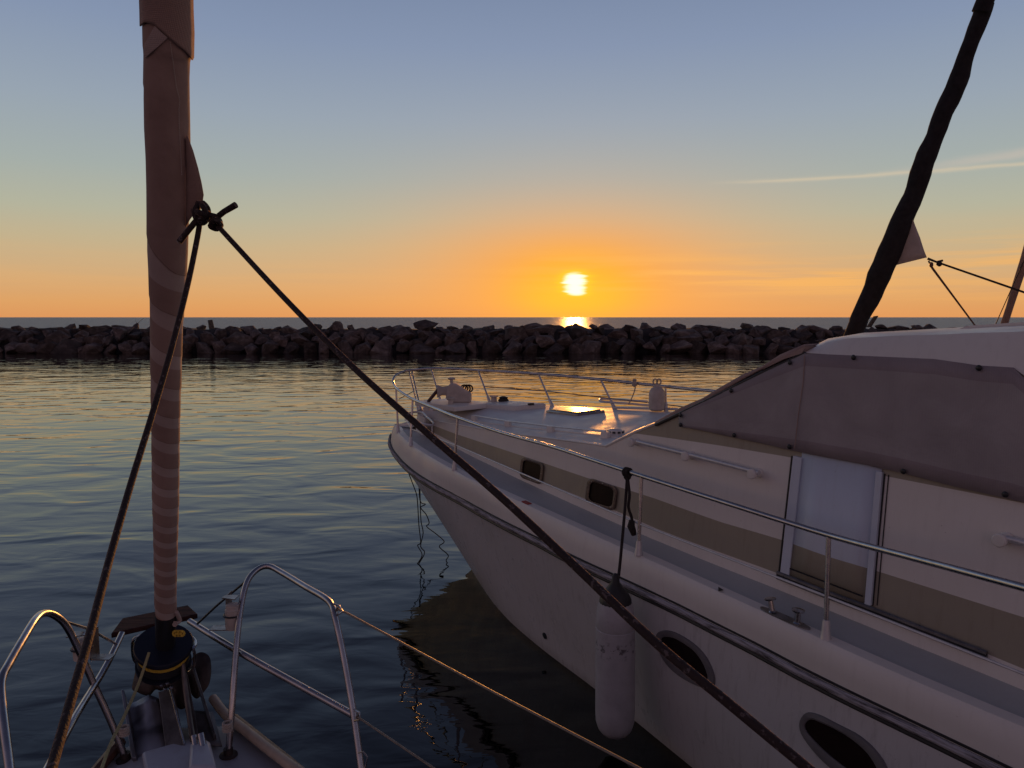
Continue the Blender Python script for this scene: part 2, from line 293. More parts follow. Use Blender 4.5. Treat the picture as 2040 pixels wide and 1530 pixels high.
# ------------------------------------------------------------------ mesh helpers
ROOTLOC = {}
def rootof(o):
    while o.parent: o = o.parent
    return o
class MB:
    def __init__(s): s.v = []; s.f = []; s.mi = []; s.uv = {}
    def add(s, vs, fs, mi=0):
        k = len(s.v); s.v += [Vector(p) for p in vs]
        for f in fs: s.f.append([i + k for i in f]); s.mi.append(mi)
        return k
    def grid(s, rows, mi=0, mirow=None, close=False):      # rows: lists of equal length
        n = len(rows[0]); k = len(s.v)
        for r in rows: s.v += [Vector(p) for p in r]
        for j in range(len(rows) - 1):
            for i in range(n - (0 if close else 1)):
                a = k + j * n + i; b2 = k + j * n + (i + 1) % n
                s.f.append([a, b2, b2 + n, a + n]); s.mi.append(mirow[j] if mirow else mi)
    def tube(s, pts, rad, seg=10, mi=0, caps=True, uvmul=1.0, closed=False):
        pts = [Vector(p) for p in pts]; n = len(pts)
        if not isinstance(rad, (list, tuple)): rad = [rad] * n
        k = len(s.v); up = None; L = 0; Ls = []
        for i, p in enumerate(pts):
            a = pts[(i - 1) % n] if closed else pts[max(0, i - 1)]; c = pts[(i + 1) % n] if closed else pts[min(n - 1, i + 1)]
            t = (c - a).normalized()
            if up is None:
                up = Vector((0, 0, 1)) if abs(t.z) < .9 else Vector((1, 0, 0))
            up = (up - t * up.dot(t)).normalized(); sd = t.cross(up)
            if i: L += (p - pts[i - 1]).length
            Ls.append(L)
            for j in range(seg):
                q = 2 * math.pi * j / seg
                s.v.append(p + (up * math.cos(q) + sd * math.sin(q)) * rad[i])
        for i in range(n if closed else n - 1):
            i2 = (i + 1) % n
            for j in range(seg):
                j2 = (j + 1) % seg
                s.uv[len(s.f)] = [(j / seg, Ls[i] * uvmul), ((j + 1) / seg, Ls[i] * uvmul), ((j + 1) / seg, Ls[i2] * uvmul), (j / seg, Ls[i2] * uvmul)]
                s.f.append([k + i * seg + j, k + i * seg + j2, k + i2 * seg + j2, k + i2 * seg + j]); s.mi.append(mi)
        if caps and not closed:
            s.f.append([k + j for j in range(seg)][::-1]); s.mi.append(mi)
            s.f.append([k + (n - 1) * seg + j for j in range(seg)]); s.mi.append(mi)
    def lathe(s, c, prof, seg=20, axis=(0, 0, 1), mi=0, sx=1):   # prof: (radius, along axis)
        ax = Vector(axis).normalized(); u = ax.orthogonal().normalized(); v2 = ax.cross(u); c = Vector(c)
        rows = [[c + ax * h + (u * math.cos(2 * math.pi * j / seg) * sx + v2 * math.sin(2 * math.pi * j / seg)) * max(r, 1e-4) for j in range(seg)] for r, h in prof]
        s.grid(rows, mi, close=True)
        k = len(s.v)
        if prof[0][0] > 1e-3: s.f.append([k - len(rows) * seg + j for j in range(seg)][::-1]); s.mi.append(mi)
        if prof[-1][0] > 1e-3: s.f.append([k - seg + j for j in range(seg)]); s.mi.append(mi)
    def prism(s, poly, d, mi=0):                           # polygon (3-D points) pushed by vector d
        n = len(poly); d = Vector(d); k = s.add(poly, [], mi); s.v += [Vector(p) + d for p in poly]
        s.f.append([k + i for i in range(n)][::-1]); s.mi.append(mi); s.f.append([k + n + i for i in range(n)]); s.mi.append(mi)
        for i in range(n): s.f.append([k + i, k + (i + 1) % n, k + n + (i + 1) % n, k + n + i]); s.mi.append(mi)
    def box(s, c, ax, ay, az, mi=0):                       # half-extent vectors
        c, ax, ay, az = map(Vector, (c, ax, ay, az))
        s.prism([c - ax - ay - az, c + ax - ay - az, c + ax + ay - az, c - ax + ay - az], az * 2, mi)
    def build(s, name, mats, parent=None, smooth=True, bevel=0, angle=40, solid=0, fixn=True, subs=0):
        me = bpy.data.meshes.new(name)
        loc = rootof(parent).location if parent else Vector((0, 0, 0))
        if parent is None and s.v:
            mn = [min(v[i] for v in s.v) for i in range(3)]; mx = [max(v[i] for v in s.v) for i in range(3)]
            loc = Vector(((mn[0] + mx[0]) / 2, (mn[1] + mx[1]) / 2, mn[2]))
        me.from_pydata([tuple(v - loc) for v in s.v], [], s.f)
        if not isinstance(mats, (list, tuple)): mats = [mats]
        for m_ in mats: me.materials.append(m_)
        me.polygons.foreach_set('material_index', s.mi)
        if s.uv:
            ul = me.uv_layers.new(name='UVMap')
            for fi, us in s.uv.items():
                for li, q in zip(me.polygons[fi].loop_indices, us): ul.data[li].uv = q
        if fixn:
            bm = bmesh.new(); bm.from_mesh(me); bmesh.ops.recalc_face_normals(bm, faces=bm.faces); bm.to_mesh(me); bm.free()
        me.polygons.foreach_set('use_smooth', [smooth] * len(me.polygons))
        if smooth:
            try: me.set_sharp_from_angle(angle=R(angle))
            except Exception: pass
        ob = bpy.data.objects.new(name, me); C.objects.link(ob)
        if parent: ob.parent = parent
        else: ob.location = loc
        if solid:
            md = ob.modifiers.new('solid', 'SOLIDIFY'); md.thickness = solid; md.offset = -1
        if bevel:
            md = ob.modifiers.new('bevel', 'BEVEL'); md.width = bevel; md.segments = 2; md.limit_method = 'ANGLE'; md.angle_limit = R(35)
        if subs:
            md = ob.modifiers.new('subs', 'SUBSURF'); md.levels = subs; md.render_levels = subs
        return ob
def tag(o, label=None, cat=None, group=None, kind=None):
    if label: o['label'] = label
    if cat: o['category'] = cat
    if group: o['group'] = group
    if kind: o['kind'] = kind
    return o
def empty(name, loc, label, cat, group=None):
    o = bpy.data.objects.new(name, None); C.objects.link(o); o.location = loc; o.empty_display_size = .2
    return tag(o, label, cat, group)
def catmull(pts, n=6, closed=False):
    pts = [Vector(p) for p in pts]; out = []; m_ = len(pts)
    rng = m_ if closed else m_ - 1
    for i in range(rng):
        p1 = pts[i]; p2 = pts[(i + 1) % m_]
        p0 = pts[(i - 1) % m_] if (closed or i) else p1 * 2 - p2
        p3 = pts[(i + 2) % m_] if (closed or i + 2 < m_) else p2 * 2 - p1
        for k in range(n):
            t = k / n
            out.append(.5 * ((2 * p1) + (p2 - p0) * t + (2 * p0 - 5 * p1 + 4 * p2 - p3) * t * t + (3 * p1 - p0 - 3 * p2 + p3) * t ** 3))
    if not closed: out.append(pts[-1])
    return out
def interp(x, tab):
    if x <= tab[0][0]: return tab[0][1]
    for (a, fa), (b_, fb) in zip(tab, tab[1:]):
        if x <= b_: return fa + (fb - fa) * (x - a) / (b_ - a)
    (a, fa), (b_, fb) = tab[-2:]
    return fb + (fb - fa) / (b_ - a) * (x - b_)
def ext(pts, L, dz=0):
    d = (pts[-1] - pts[-2]).normalized(); return pts + [pts[-1] + d * L + Vector((0, 0, dz))]
def resample(pts, n):
    L = [0]
    for a, b_ in zip(pts, pts[1:]): L.append(L[-1] + (b_ - a).length)
    out = []; j = 0
    for i in range(n):
        t = L[-1] * i / (n - 1)
        while j < len(L) - 2 and L[j + 1] < t: j += 1
        f = (t - L[j]) / max(1e-9, L[j + 1] - L[j]); out.append(pts[j].lerp(pts[j + 1], min(1, max(0, f))))
    return out

# ------------------------------------------------------------------ water, sea
b_ = MB(); b_.add([(-400, -60, 0), (400, -60, 0), (400, 68, 0), (-400, 68, 0)], [[0, 1, 2, 3]])
tag(b_.build('water', mWater), kind='structure')
b_ = MB(); b_.add([(-30000, 68, 0), (30000, 68, 0), (30000, 40000, 0), (-30000, 40000, 0)], [[0, 1, 2, 3]])
tag(b_.build('sea', mSea), kind='structure')

# ------------------------------------------------------------------ breakwater
BY = 63.5
b_ = MB(); rows = []
for j, (yy, zz) in enumerate([(0, -.6), (1.2, .5), (2.6, 1.5), (3.6, 1.95), (6.5, 1.95), (9.5, -.8)]):
    rows.append([(x, BY + yy + random.uniform(-.2, .2), zz + random.uniform(-.15, .1)) for x in [i * 1.4 - 70 for i in range(101)]])
b_.grid(rows); tag(b_.build('breakwater_core', mCore, smooth=False), kind='structure')
def rockmesh(i):
    rnd = random.Random(100 + i); bm = bmesh.new()
    for k in range(12):
        v = Vector((rnd.gauss(0, 1), rnd.gauss(0, 1), rnd.gauss(0, 1))).normalized() * rnd.uniform(.85, 1.08)
        bm.verts.new(v)
    r = bmesh.ops.convex_hull(bm, input=bm.verts)
    bmesh.ops.delete(bm, geom=[g for g in bm.verts if not g.link_faces], context='VERTS')
    bmesh.ops.bevel(bm, geom=list(bm.edges), offset=.03, segments=1, affect='EDGES')
    bmesh.ops.triangulate(bm, faces=bm.faces)
    bmesh.ops.subdivide_edges(bm, edges=bm.edges, cuts=1, use_grid_fill=True)
    for v in bm.verts:
        v.co += v.normal * (noise.noise(v.co * 2.1 + Vector((i * 7, 0, 0))) * .07 + noise.noise(v.co * 5 + Vector((i, 3, 0))) * .035)
    me = bpy.data.meshes.new('boulder'); bm.to_mesh(me); bm.free(); me.materials.append(mRock)
    me.polygons.foreach_set('use_smooth', [True] * len(me.polygons))
    me.set_sharp_from_angle(angle=R(18)); return me
RM = [rockmesh(i) for i in range(22)]
lay = [(0, .25, .74, 1.55), (1.0, .85, .72, 1.5), (2.0, 1.30, .66, 1.5), (3.0, 1.62, .58, 1.5), (4.6, 1.88, .50, 1.55)]
cnt = 0
for li, (yy, zz, sz, pitch) in enumerate(lay):
    x = -46 + li * .37
    while x < 42.5 and cnt < 298:
        s_ = sz * random.choice([.62, .8, .95, 1.0, 1.12, 1.3]) * random.uniform(.92, 1.08)
        o = bpy.data.objects.new('boulder', RM[random.randrange(22)]); C.objects.link(o)
        o.location = (x, BY + yy + random.uniform(-.25, .25), zz + random.uniform(-.12, .16))
        o.scale = (s_ * random.uniform(1.2, 1.85), s_ * random.uniform(.9, 1.3), s_ * random.uniform(.85, 1.1))
        if li >= 3: o.scale = (s_ * random.uniform(1.6, 2.3), s_ * random.uniform(1.0, 1.5), s_ * random.uniform(.72, .95))
        o.rotation_euler = (random.uniform(-.35, .35), random.uniform(-.35, .35), random.uniform(0, 6.3))
        tag(o, 'dark rough boulder piled in the breakwater across the harbour', 'boulder', 'boulders of the breakwater')
        x += pitch * random.uniform(.85, 1.15) * (s_ / sz * .5 + .5); cnt += 1
# odd pieces standing on the crest
def crest(px, py, Y=68.2): return P(px, py, Y)
def big(px, py, w_, h_, label, Y=66.9, mi=3):
    c = P(px, py, Y); o = bpy.data.objects.new('boulder', RM[mi]); C.objects.link(o); o.location = c; o.scale = (w_, w_ * .9, h_)
    tag(o, label, 'boulder', 'boulders of the breakwater'); return o
big(852, 650, 1.35, .62, 'broad flat-topped boulder standing highest on the breakwater crest, left of the sun', mi=5).rotation_euler = (0, .05, .4)
big(673, 650, .62, .62, 'small upright boulder poking above the breakwater crest beside the diagonal rope', mi=8)
b_ = MB(); p = crest(422, 655, 67.4); b_.tube([p, p + Vector((-.12, 0, .78))], [.24, .20], 12); b_.build
o = b_.build('stump', mDrift); tag(o, 'dark wooden stump standing on the breakwater crest at left', 'stump')
b_ = MB(); p = crest(1728, 652, 67.2); b_.prism([p, p + Vector((.35, 0, 0)), p + Vector((.95, 0, 1.02)), p + Vector((.62, 0, .98))], (0, .25, 0))
tag(b_.build('driftwood_plank', mDrift, smooth=False), 'short pale plank leaning on the breakwater crest beside the black furled sail', 'plank')
b_ = MB(); p = crest(276, 655, 67.2); b_.tube([p, p + Vector((-.1, 0, .45)), p + Vector((.5, 0, .95))], [.03, .022, .012], 6); b_.tube([p + Vector((-.1, 0, .4)), p + Vector((-.25, 0, .8))], [.02, .01], 6)
b_.build; tag(b_.build('dry_branch', mDrift), 'thin dry forked branch sticking up from the breakwater left of the striped furled sail', 'branch')

# ------------------------------------------------------------------ motor yacht
zd = lambda px: interp(px, [(789, 1.525), (822, 1.455), (905, 1.40), (1275, 1.32), (1645, 1.26), (2040, 1.20)])
EDGEPX = [(785, 845), (792, 862), (805, 876), (822, 889), (850, 907), (887, 928), (924, 949), (980, 975), (1048, 1006), (1104, 1032), (1160, 1057), (1222, 1085), (1284, 1112), (1358, 1146), (1432, 1180), (1528, 1224), (1640, 1277), (1774, 1337), (1900, 1393), (2040, 1450), (2120, 1484)]
edge = [PZ(x, y, zd(x)) for x, y in EDGEPX]
AX = Vector((.66, -.75, 0)).normalized()               # towards the stern
BX = Vector((.75, .66, 0)).normalized()                # towards starboard
bow = edge[0].copy()
def mirror(p, z=None, k=1.0):
    d = p - bow; d.z = 0; t = d.dot(AX); s_ = min(0, d.dot(BX) + min(.23, t * .12))
    q = bow + AX * t - BX * s_ * k; q.z = p.z if z is None else z; return q
def extA(pts, L, dz=0): return pts + [pts[-1] + ((pts[-1] - pts[-2]).normalized() * .5 + AX * .5).normalized() * L + Vector((0, 0, dz))]
yacht = empty('motor_yacht', (bow.x + 2, bow.y - 3, 0), 'large white motor yacht with beige stripe and mauve canvas covers moored at right', 'yacht')
zr = lambda px: zd(px) - interp(px, [(780, .31), (900, .28), (1240, .235), (2040, .225)])
RUBPX = [(779, 868), (777, 884), (783, 899), (799, 920), (812, 933), (838, 953), (865, 969), (917, 996), (955, 1018), (995, 1040), (1035, 1060), (1074, 1079), (1126, 1107), (1180, 1133), (1240, 1160), (1350, 1212), (1460, 1268), (1514, 1295), (1606, 1345), (1765, 1424), (1870, 1472), (1990, 1532), (2100, 1586)]
rubz = [1.36, 1.30, 1.25, 1.20, 1.175]
rub = [PZ(x, y, rubz[i] if i < 5 else zr(x)) for i, (x, y) in enumerate(RUBPX)]
WLPX = [(940, 1134), (948, 1148), (962, 1172), (980, 1198), (1010, 1233), (1050, 1269), (1100, 1309), (1180, 1368), (1265, 1436), (1380, 1530), (1520, 1650), (1700, 1810)]
wl = [PZ(x, y, 0) for x, y in WLPX]
NS = 44
U = resample(extA(rub, 5.0), NS); W = resample(extA(extA(wl, 1.0), 5.0), NS)
Ed = resample(extA(edge, 5.0), NS)
rows = []; NR = 12
for j in range(NR + 1):
    t = j / NR; r = []
    for i in range(NS):
        a, c = U[i], W[i]; p = a.lerp(c, t); fl = min(1, i / 10)
        # concave flare: lower part pulled in toward the waterline
        p = Vector((a.x + (c.x - a.x) * (t ** .92), a.y + (c.y - a.y) * (t ** .92), a.z + (c.z - a.z) * t))
        r.append(p)
    rows.append(r)
keel = [p + BX * .35 * min(1, i / 8) + AX * .1 + Vector((0, 0, -.5)) for i, p in enumerate(W)]
rows.append(keel)
SZ = lambda p: p.z
hb = MB(); hb.grid(rows)
hb.grid([[mirror(p) + Vector((0, 0, interp((p - bow).dot(AX), [(0, 0), (1.2, .16), (9, .16)]) if j == 0 else 0)) for p in r] for j, r in enumerate(rows)])
# transom
hb.add([rows[0][-1], rows[-1][-1], mirror(rows[-1][-1]), mirror(rows[0][-1])], [[0, 1, 2, 3]])
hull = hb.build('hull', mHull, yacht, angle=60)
def bvh_of(mb): return BVHTree.FromPolygons([tuple(v) for v in mb.v], mb.f)
hullb = bvh_of(hb)
def onhull(px, py, off=0):
    d = ray(px, py).normalized(); h = hullb.ray_cast(CAM, d)
    if h[0] is None: return None
    n = h[1]; n = n if n.dot(d) < 0 else -n
    return h[0] + n * off
# topside band between rub rail and deck edge, rounded top, toe strip
stz = lambda p, t: interp((p - bow).dot(AX), [(0, 0), (1.2, .17), (9, .17)])
EdS = [mirror(p) + Vector((0, 0, stz(p, 0))) for p in Ed]
tb = MB(); r0 = [U[i] for i in range(NS)]
IN = []
for i in range(NS):
    a = Ed[max(0, i - 1)]; c = Ed[min(NS - 1, i + 1)]; t = (c - a); t.z = 0; t.normalize(); n = Vector((-t.y, t.x, 0))
    if n.dot(BX) < 0: n = -n
    if i == 0: n = AX.copy()
    IN.append(n)
r1 = [Ed[i] - IN[i] * .012 + Vector((0, 0, -.03)) for i in range(NS)]
r2 = [Ed[i] + IN[i] * .01 + Vector((0, 0, 0)) for i in range(NS)]
r3 = [Ed[i] + IN[i] * .085 + Vector((0, 0, .004)) for i in range(NS)]
r4 = [Ed[i] + IN[i] * .10 + Vector((0, 0, -.03)) for i in range(NS)]
tb.grid([r0, [r0[i].lerp(r1[i], .5) + (-IN[i]) * .006 for i in range(NS)], r1, r2, r3, r4])
sd0 = [mirror(p) + Vector((0, 0, stz(p, 0))) for p in r0]
tb.grid([sd0] + [[mirror(p) + Vector((0, 0, stz(p, 0))) for p in r] for r in (r1, r2, r3, r4)])
tb.build('topsides', mWhite, yacht, angle=50)
rb = MB()
rp = [p - IN[i] * .012 for i, p in enumerate(U)]
rb.tube(catmull(rp, 2), .021, 8, 0)
rb.tube(catmull([p + Vector((0, 0, -.036)) - IN[i] * .004 for i, p in enumerate(U)], 2), .015, 8, 1)
rb.tube(catmull([p + Vector((0, 0, .030)) - IN[i] * .003 for i, p in enumerate(U)], 2), .008, 6, 1)
rb.tube([mirror(p) + Vector((0, 0, stz(p, 0))) for p in rp], .026, 8, 0)
rb.build('rub_rail', [mRub, mRubD], yacht)
# side deck
JPX = [(864, 868), (900, 888), (940, 909), (1039, 957), (1099, 985), (1160, 1013), (1222, 1040), (1281, 1066), (1432, 1128), (1569, 1182), (1700, 1236), (1826, 1288), (2040, 1375), (2120, 1407)]
J = [PZ(x, y, zd(x - 50) + .012) for x, y in JPX]
TILT = .10
Jx = J + [J[-1] + (J[-1] - J[-2]).normalized() * 5]
def wall(px, py, off=0):
    d = ray(px, py); best = None
    for i in range(len(Jx) - 1):
        a, c = Jx[i], Jx[i + 1]; t = c - a; t.z = 0; L = t.length; t = t / L
        n = Vector((t.y, -t.x, 0))
        if n.dot(BX) > 0: n = -n
        nn = Vector((n.x, n.y, TILT)).normalized()
        o_ = a + nn * off
        den = d.dot(nn)
        if abs(den) < 1e-6: continue
        s_ = (o_ - CAM).dot(nn) / den
        if s_ <= 0: continue
        p = CAM + d * s_
        q = (p - a).dot(t)
        lo = -.02 if i else -1.0
        if lo <= q <= L + (.02 if i < len(Jx) - 2 else 5):
            return p
        e = min(abs(q), abs(q - L))
        if best is None or e < best[0]: best = (e, p)
    return best[1]
WN = Vector((-(J[-1] - J[5]).y, (J[-1] - J[5]).x, 0)).normalized()
if WN.dot(BX) > 0: WN = -WN
dk = MB(); nD = 40
inner = resample(extA([bow + AX * .35 + Vector((0, 0, -.02))] + [J[0] + (bow - J[0]) * .35] + [p - Vector((0, 0, .0)) for p in J], 5), nD)
outer = resample(r4, nD)
dk.grid([[p + Vector((0, 0, .008)) for p in outer], [outer[i].lerp(inner[i], .5) + Vector((0, 0, .006)) for i in range(nD)], inner])
o2 = [mirror(p) + Vector((0, 0, stz(p, 0))) for p in outer]
dk.build('side_deck', mDeck, yacht, angle=60)
# cabin side wall with its painted stripes
TOP = [(846, 826), (861, 836), (880, 841), (916, 847), (995, 860), (1073, 871), (1140, 879.5), (1198, 889), (1207, 889), (1268, 860), (1306, 845), (1355, 822), (1440, 781), (1520, 740), (1605, 703), (1700, 709), (1860, 716), (1950, 729), (2020, 733), (2040, 748), (2140, 775)]
STT = [(864, 848), (912, 866), (940, 875), (1039, 907.6), (1081, 921.8), (1169, 951.8), (1229, 969), (1300, 991.5), (1432, 1039), (1553, 1074), (1646, 1108), (1748, 1138), (2040, 1230), (2140, 1262)]
SBT = [(864, 862), (940, 901), (1039, 943), (1166, 994), (1240, 1023), (1300, 1050), (1377, 1080), (1547, 1141), (1640, 1178), (1725, 1209), (1968, 1303), (2040, 1333), (2140, 1375)]
UBT = [(864, 836), (1207, 889.1), (1262, 863), (1265, 863), (1425, 886), (1575, 911), (1700, 936), (2140, 1022)]
xs = [864, 880, 900, 920, 940, 965, 995, 1020, 1045, 1073, 1100, 1140, 1169, 1198, 1207, 1237, 1262, 1306, 1355, 1400, 1440, 1480, 1520, 1560, 1605, 1650, 1700, 1760, 1826, 1900, 1960, 2020, 2040, 2080, 2135]
def wrow(f, off=0): 
    r = [wall(x, f(x), off) for x in xs]; return r + [r[-1] + (Jx[-1] - Jx[-2]).normalized() * 4]
fJ = lambda x: interp(x, JPX) + 2
fSB = lambda x: interp(x, SBT); fST = lambda x: interp(x, STT); fT = lambda x: interp(x, TOP)
fU = lambda x: max(fT(x) + .3, min(interp(x, UBT), fST(x) - 2))
cw = MB(); rr = [wrow(fJ), wrow(fSB), wrow(fST), wrow(lambda x: (fST(x) + fU(x)) / 2), wrow(fU), wrow(fT)]
# small fillet out to the deck
rr[0] = [p - WN * 0 + Vector((0, 0, -.03)) for p in rr[0]]
cw.grid(rr, mirow=[0, 1, 0, 0, 1])
# trunk front nose
cabin = cw.build('cabin_side', [mWhite, mBeige], yacht, angle=30)
# foredeck on the trunk
TPX = [(861, 836), (880, 841), (916, 847), (995, 860), (1073, 871), (1140, 879.5), (1207, 889)]
tport = [wall(x, y) for x, y in TPX]
0 and print('trunk z', [round(p.z, 2) for p in tport], [tuple(round(c, 2) for c in p) for p in tport][-1])
0 and print('edge', [tuple(round(c, 2) for c in p) for p in edge][::4])
# starboard edge of the foredeck
SPX = [(834, 816, 9.95), (878, 803, 10.0), (975, 801, 9.65), (1040, 803.5, 9.4), (1100, 808, 9.1), (1223, 813, 8.55), (1327, 819, 8.0)]
tstar = [P(x, y, Y) for x, y, Y in SPX]
0 and print('star z', [round(p.z, 2) for p in tstar])
nT = 16; tp = resample(catmull(tport, 3), nT); ts = resample(catmull(tstar, 3), nT)
fd = MB(); rws = []
for k in range(9):
    t = k / 8; rws.append([tp[i].lerp(ts[i], t) + Vector((0, 0, .025 * math.sin(math.pi * t) * min(1, i / 3))) for i in range(nT)])
fd.grid(rws)
fd.grid([[r[-1] for r in rws], [r[-1] + AX * 1.6 for r in rws]])
# rounded nose down to the bow deck and starboard skirt
nose = catmull([tport[0], P(846, 832, 9.55), P(832, 824, 9.85), tstar[0]], 4)
nb = [p * 1 for p in nose]; nb = [Vector((p.x, p.y, bow.z - .06)) - AX * .05 for p in nose]
nose2 = [p.lerp((tport[0] + tstar[0]) / 2, 1) for p in nose]
fd.grid([nb, nose, [p for p in nose2]])
sk = [Vector((p.x, p.y, p.z - .35)) + BX * .12 for p in ts]; fd.grid([ts, sk])
fd.build('foredeck', mTop, yacht, angle=35)
bead = MB(); bead.tube(catmull([p + Vector((0, 0, .002)) for p in tport], 3), .009, 8); bead.build('moulded_edge', mWhite, yacht)
bead = MB(); bead.tube(catmull([p.lerp(q_, .16) + Vector((0, 0, .014)) for p, q_ in zip(tp, ts)][2:], 2), .007, 6); bead.build('moulded_edge', mWhite, yacht)
# bow deck and starboard deck
bd = MB(); ndk = 14
ob = [bow + AX * .1] + [p for p in resample(catmull(EdS[:26], 1), ndk - 1)]
inn = [bow + AX * .45 + Vector((0, 0, 0))] + resample([p + BX * .1 - Vector((0, 0, .1)) for p in tstar], ndk - 1)
bd.grid([[p + Vector((0, 0, -.02)) for p in ob], inn])
bd.add([bow + AX * .08 - Vector((0, 0, .02)), outer[4], outer[8], J[0], nb[-1] + Vector((0, 0, .02)), inn[2], ob[2]], [[0, 1, 2, 3, 4, 5, 6]])
bd.build('bow_deck', mDeck, yacht, angle=60)
# wheelhouse: raked front, roof
FL = [(1207, 889), (1268, 859), (1306, 844), (1355, 821), (1440, 780), (1520, 739), (1605, 701)]
fl = [wall(x, y, .0) for x, y in FL]
wf_ = MB(); span = 2.35
wf_.grid([fl, [p + BX * span * .5 - AX * .22 for p in fl], [p + BX * span for p in fl]])
wf_.build('windscreen', mWhite, yacht, angle=60)
cv_ = MB()
FL2 = [(1306, 843.5), (1355, 819), (1400, 796), (1440, 775), (1480, 752), (1520, 731), (1560, 713), (1600, 690)]
c0 = [wall(x, y + 1.5, .006) for x, y in FL2]
lift = lambda i, n: Vector((0, 0, .008 + .02 * math.sin(i * 1.9) ** 2)) - AX * (.02 + .015 * math.sin(i * 2.3 + 1))
c1 = [p + BX * .02 + lift(i, 0) for i, p in enumerate(c0)]
c2 = [p + BX * span * .5 - AX * .2 + lift(i + 3, 0) for i, p in enumerate(c0)]
c3 = [p + BX * span for p in c1]
cv_.grid([c0, c1, c2, c3]); cv_.build('windscreen_cover', mFlap, yacht, angle=50, solid=.012)
fp = MB()
fp.prism([wall(1517, 737, .02), wall(1560, 716, .02), wall(1597, 704, .02), wall(1605, 690, .02), wall(1560, 711, .02)], BX * .35)
fp.build('cover_flap', mFlap, yacht, smooth=False)
ga = MB(); ga.tube(fl[:3], .012, 8); ga.build('windscreen_edge', mWhite, yacht); ga = MB(); ga.tube([wall(x, y + 2.5, .012) for x, y in FL[2:]], .012, 6); ga.build('windscreen_seal', mDark, yacht)
RL = [(1605, 703), (1650, 706), (1700, 709), (1780, 712), (1860, 716), (1950, 729), (2020, 733), (2040, 748), (2130, 772)]
RC = [(1607, 699), (1650, 682), (1690, 674), (1780, 669), (1860, 667), (1950, 663), (2020, 661), (2040, 660), (2130, 656)]
RT = [(1612, 693), (1650, 674.5), (1720, 663), (1790, 659), (1880, 654), (1950, 650), (2020, 646), (2040, 645), (2130, 640)]
ra = [wall(x, y, .008) for x, y in RL]; rc = [wall(x, y, -.06) for x, y in RC]; rt = [wall(x, y, -1.75) for x, y in RT]
dA = (Jx[-1] - Jx[-2]).normalized() * 3.5
for l in (ra, rc, rt): l.append(l[-1] + dA)
rf = MB(); rm = [rc[i].lerp(rt[i], .12) + Vector((0, 0, .012)) for i in range(len(rc))]; rm2 = [rc[i].lerp(rt[i], .55) + Vector((0, 0, .0)) for i in range(len(rc))]
rf.grid([[p - Vector((0, 0, .0)) for p in ra], [ra[i].lerp(rc[i], .5) - WN * -.01 for i in range(len(ra))], rc, rm, rm2, rt, [p + BX * .45 - Vector((0, 0, .12)) for p in rt], [p + BX * .5 - Vector((0, 0, .5)) for p in rt]])
fr_ = [fl[-1], fl[-1] + BX * span]; 
rf.add([ra[0], rc[0], rt[0], rt[0] + BX * .45 - Vector((0, 0, .12)), fl[-1] + BX * span], [[0, 1, 2, 3, 4]])
rf.build('roof', mWhite, yacht, angle=28)
rh = MB()
q = [wall(1912, 655, -1.2), wall(1928, 649, -1.25), wall(2040, 641.5, -1.25), wall(2130, 637, -1.25)]; q.append(q[-1] + dA)
rh.grid([[p - Vector((0, 0, .06)) for p in q], q, [p + BX * 1.0 for p in q], [p + BX * 1.0 - Vector((0, 0, .1)) for p in q]])
rh.build('roof_hatch', mWhite, yacht, angle=30, solid=.02)
# starboard cabin side
sb = MB(); ss = [p + BX * span for p in fl] + [rt[i] + BX * .5 - Vector((0, 0, .5)) for i in (3, 6, 9)]
sb.grid([ss, [Vector((p.x, p.y, 1.3)) + BX * .1 for p in ss]]); sb.build('starboard_side', mWhite, yacht)
# canvas side cover
CB = [(1352, 850), (1400, 858), (1463, 872), (1520, 884), (1575, 897), (1640, 910), (1720, 925), (1800, 943), (1900, 969), (2040, 1001), (2135, 1024)]
CT = [(1352, 824), (1400, 801), (1463, 771), (1520, 743), (1560, 724), (1603, 704), (1700, 708), (1860, 715), (1950, 728), (2018, 732), (2042, 756), (2135, 777)]
cxs = [1352, 1376, 1400, 1430, 1463, 1490, 1520, 1545, 1575, 1603, 1640, 1680, 1720, 1760, 1800, 1860, 1900, 1950, 2018, 2042, 2090, 2135]
cm = MB(); rows = []
for k in range(9):
    t = k / 8; r = []
    for x in cxs:
        y = interp(x, CT) * (1 - t) + interp(x, CB) * t
        wr = .010 * noise.noise(Vector((x * .012, t * 2.2, 0))) + .012 * math.exp(-((x - 1600 - t * 15) / 14) ** 2)
        r.append(wall(x, y, .022 + wr * math.sin(math.pi * min(1, max(0, t))) ** .5))
    r.append(r[-1] + dA); rows.append(r)
cm.grid(rows, mirow=[1] + [0] * 6 + [1])
canvas = cm.build('canvas_cover', [mCanvas, mCanvE], yacht, angle=60, solid=.01)
sd = MB()
for x, y in [(1356, 827), (1356, 846), (1463, 867), (1573, 890), (1457, 778), (1574, 722), (1701, 712), (1951, 733), (1800, 939), (2003, 985)]:
    c = wall(x, y, .028); st = MB(); st.lathe(c, [(.014, 0), (.016, .004), (.012, .009), (.003, .011)], 12, WN); st.build('stud', mDark, canvas)
seam = MB(); seam.tube([wall(1603, 708, .034), wall(1600, 760, .036), wall(1590, 830, .036), wall(1583, 893, .034)], .003, 6); seam.build('seam', mFlap, canvas)
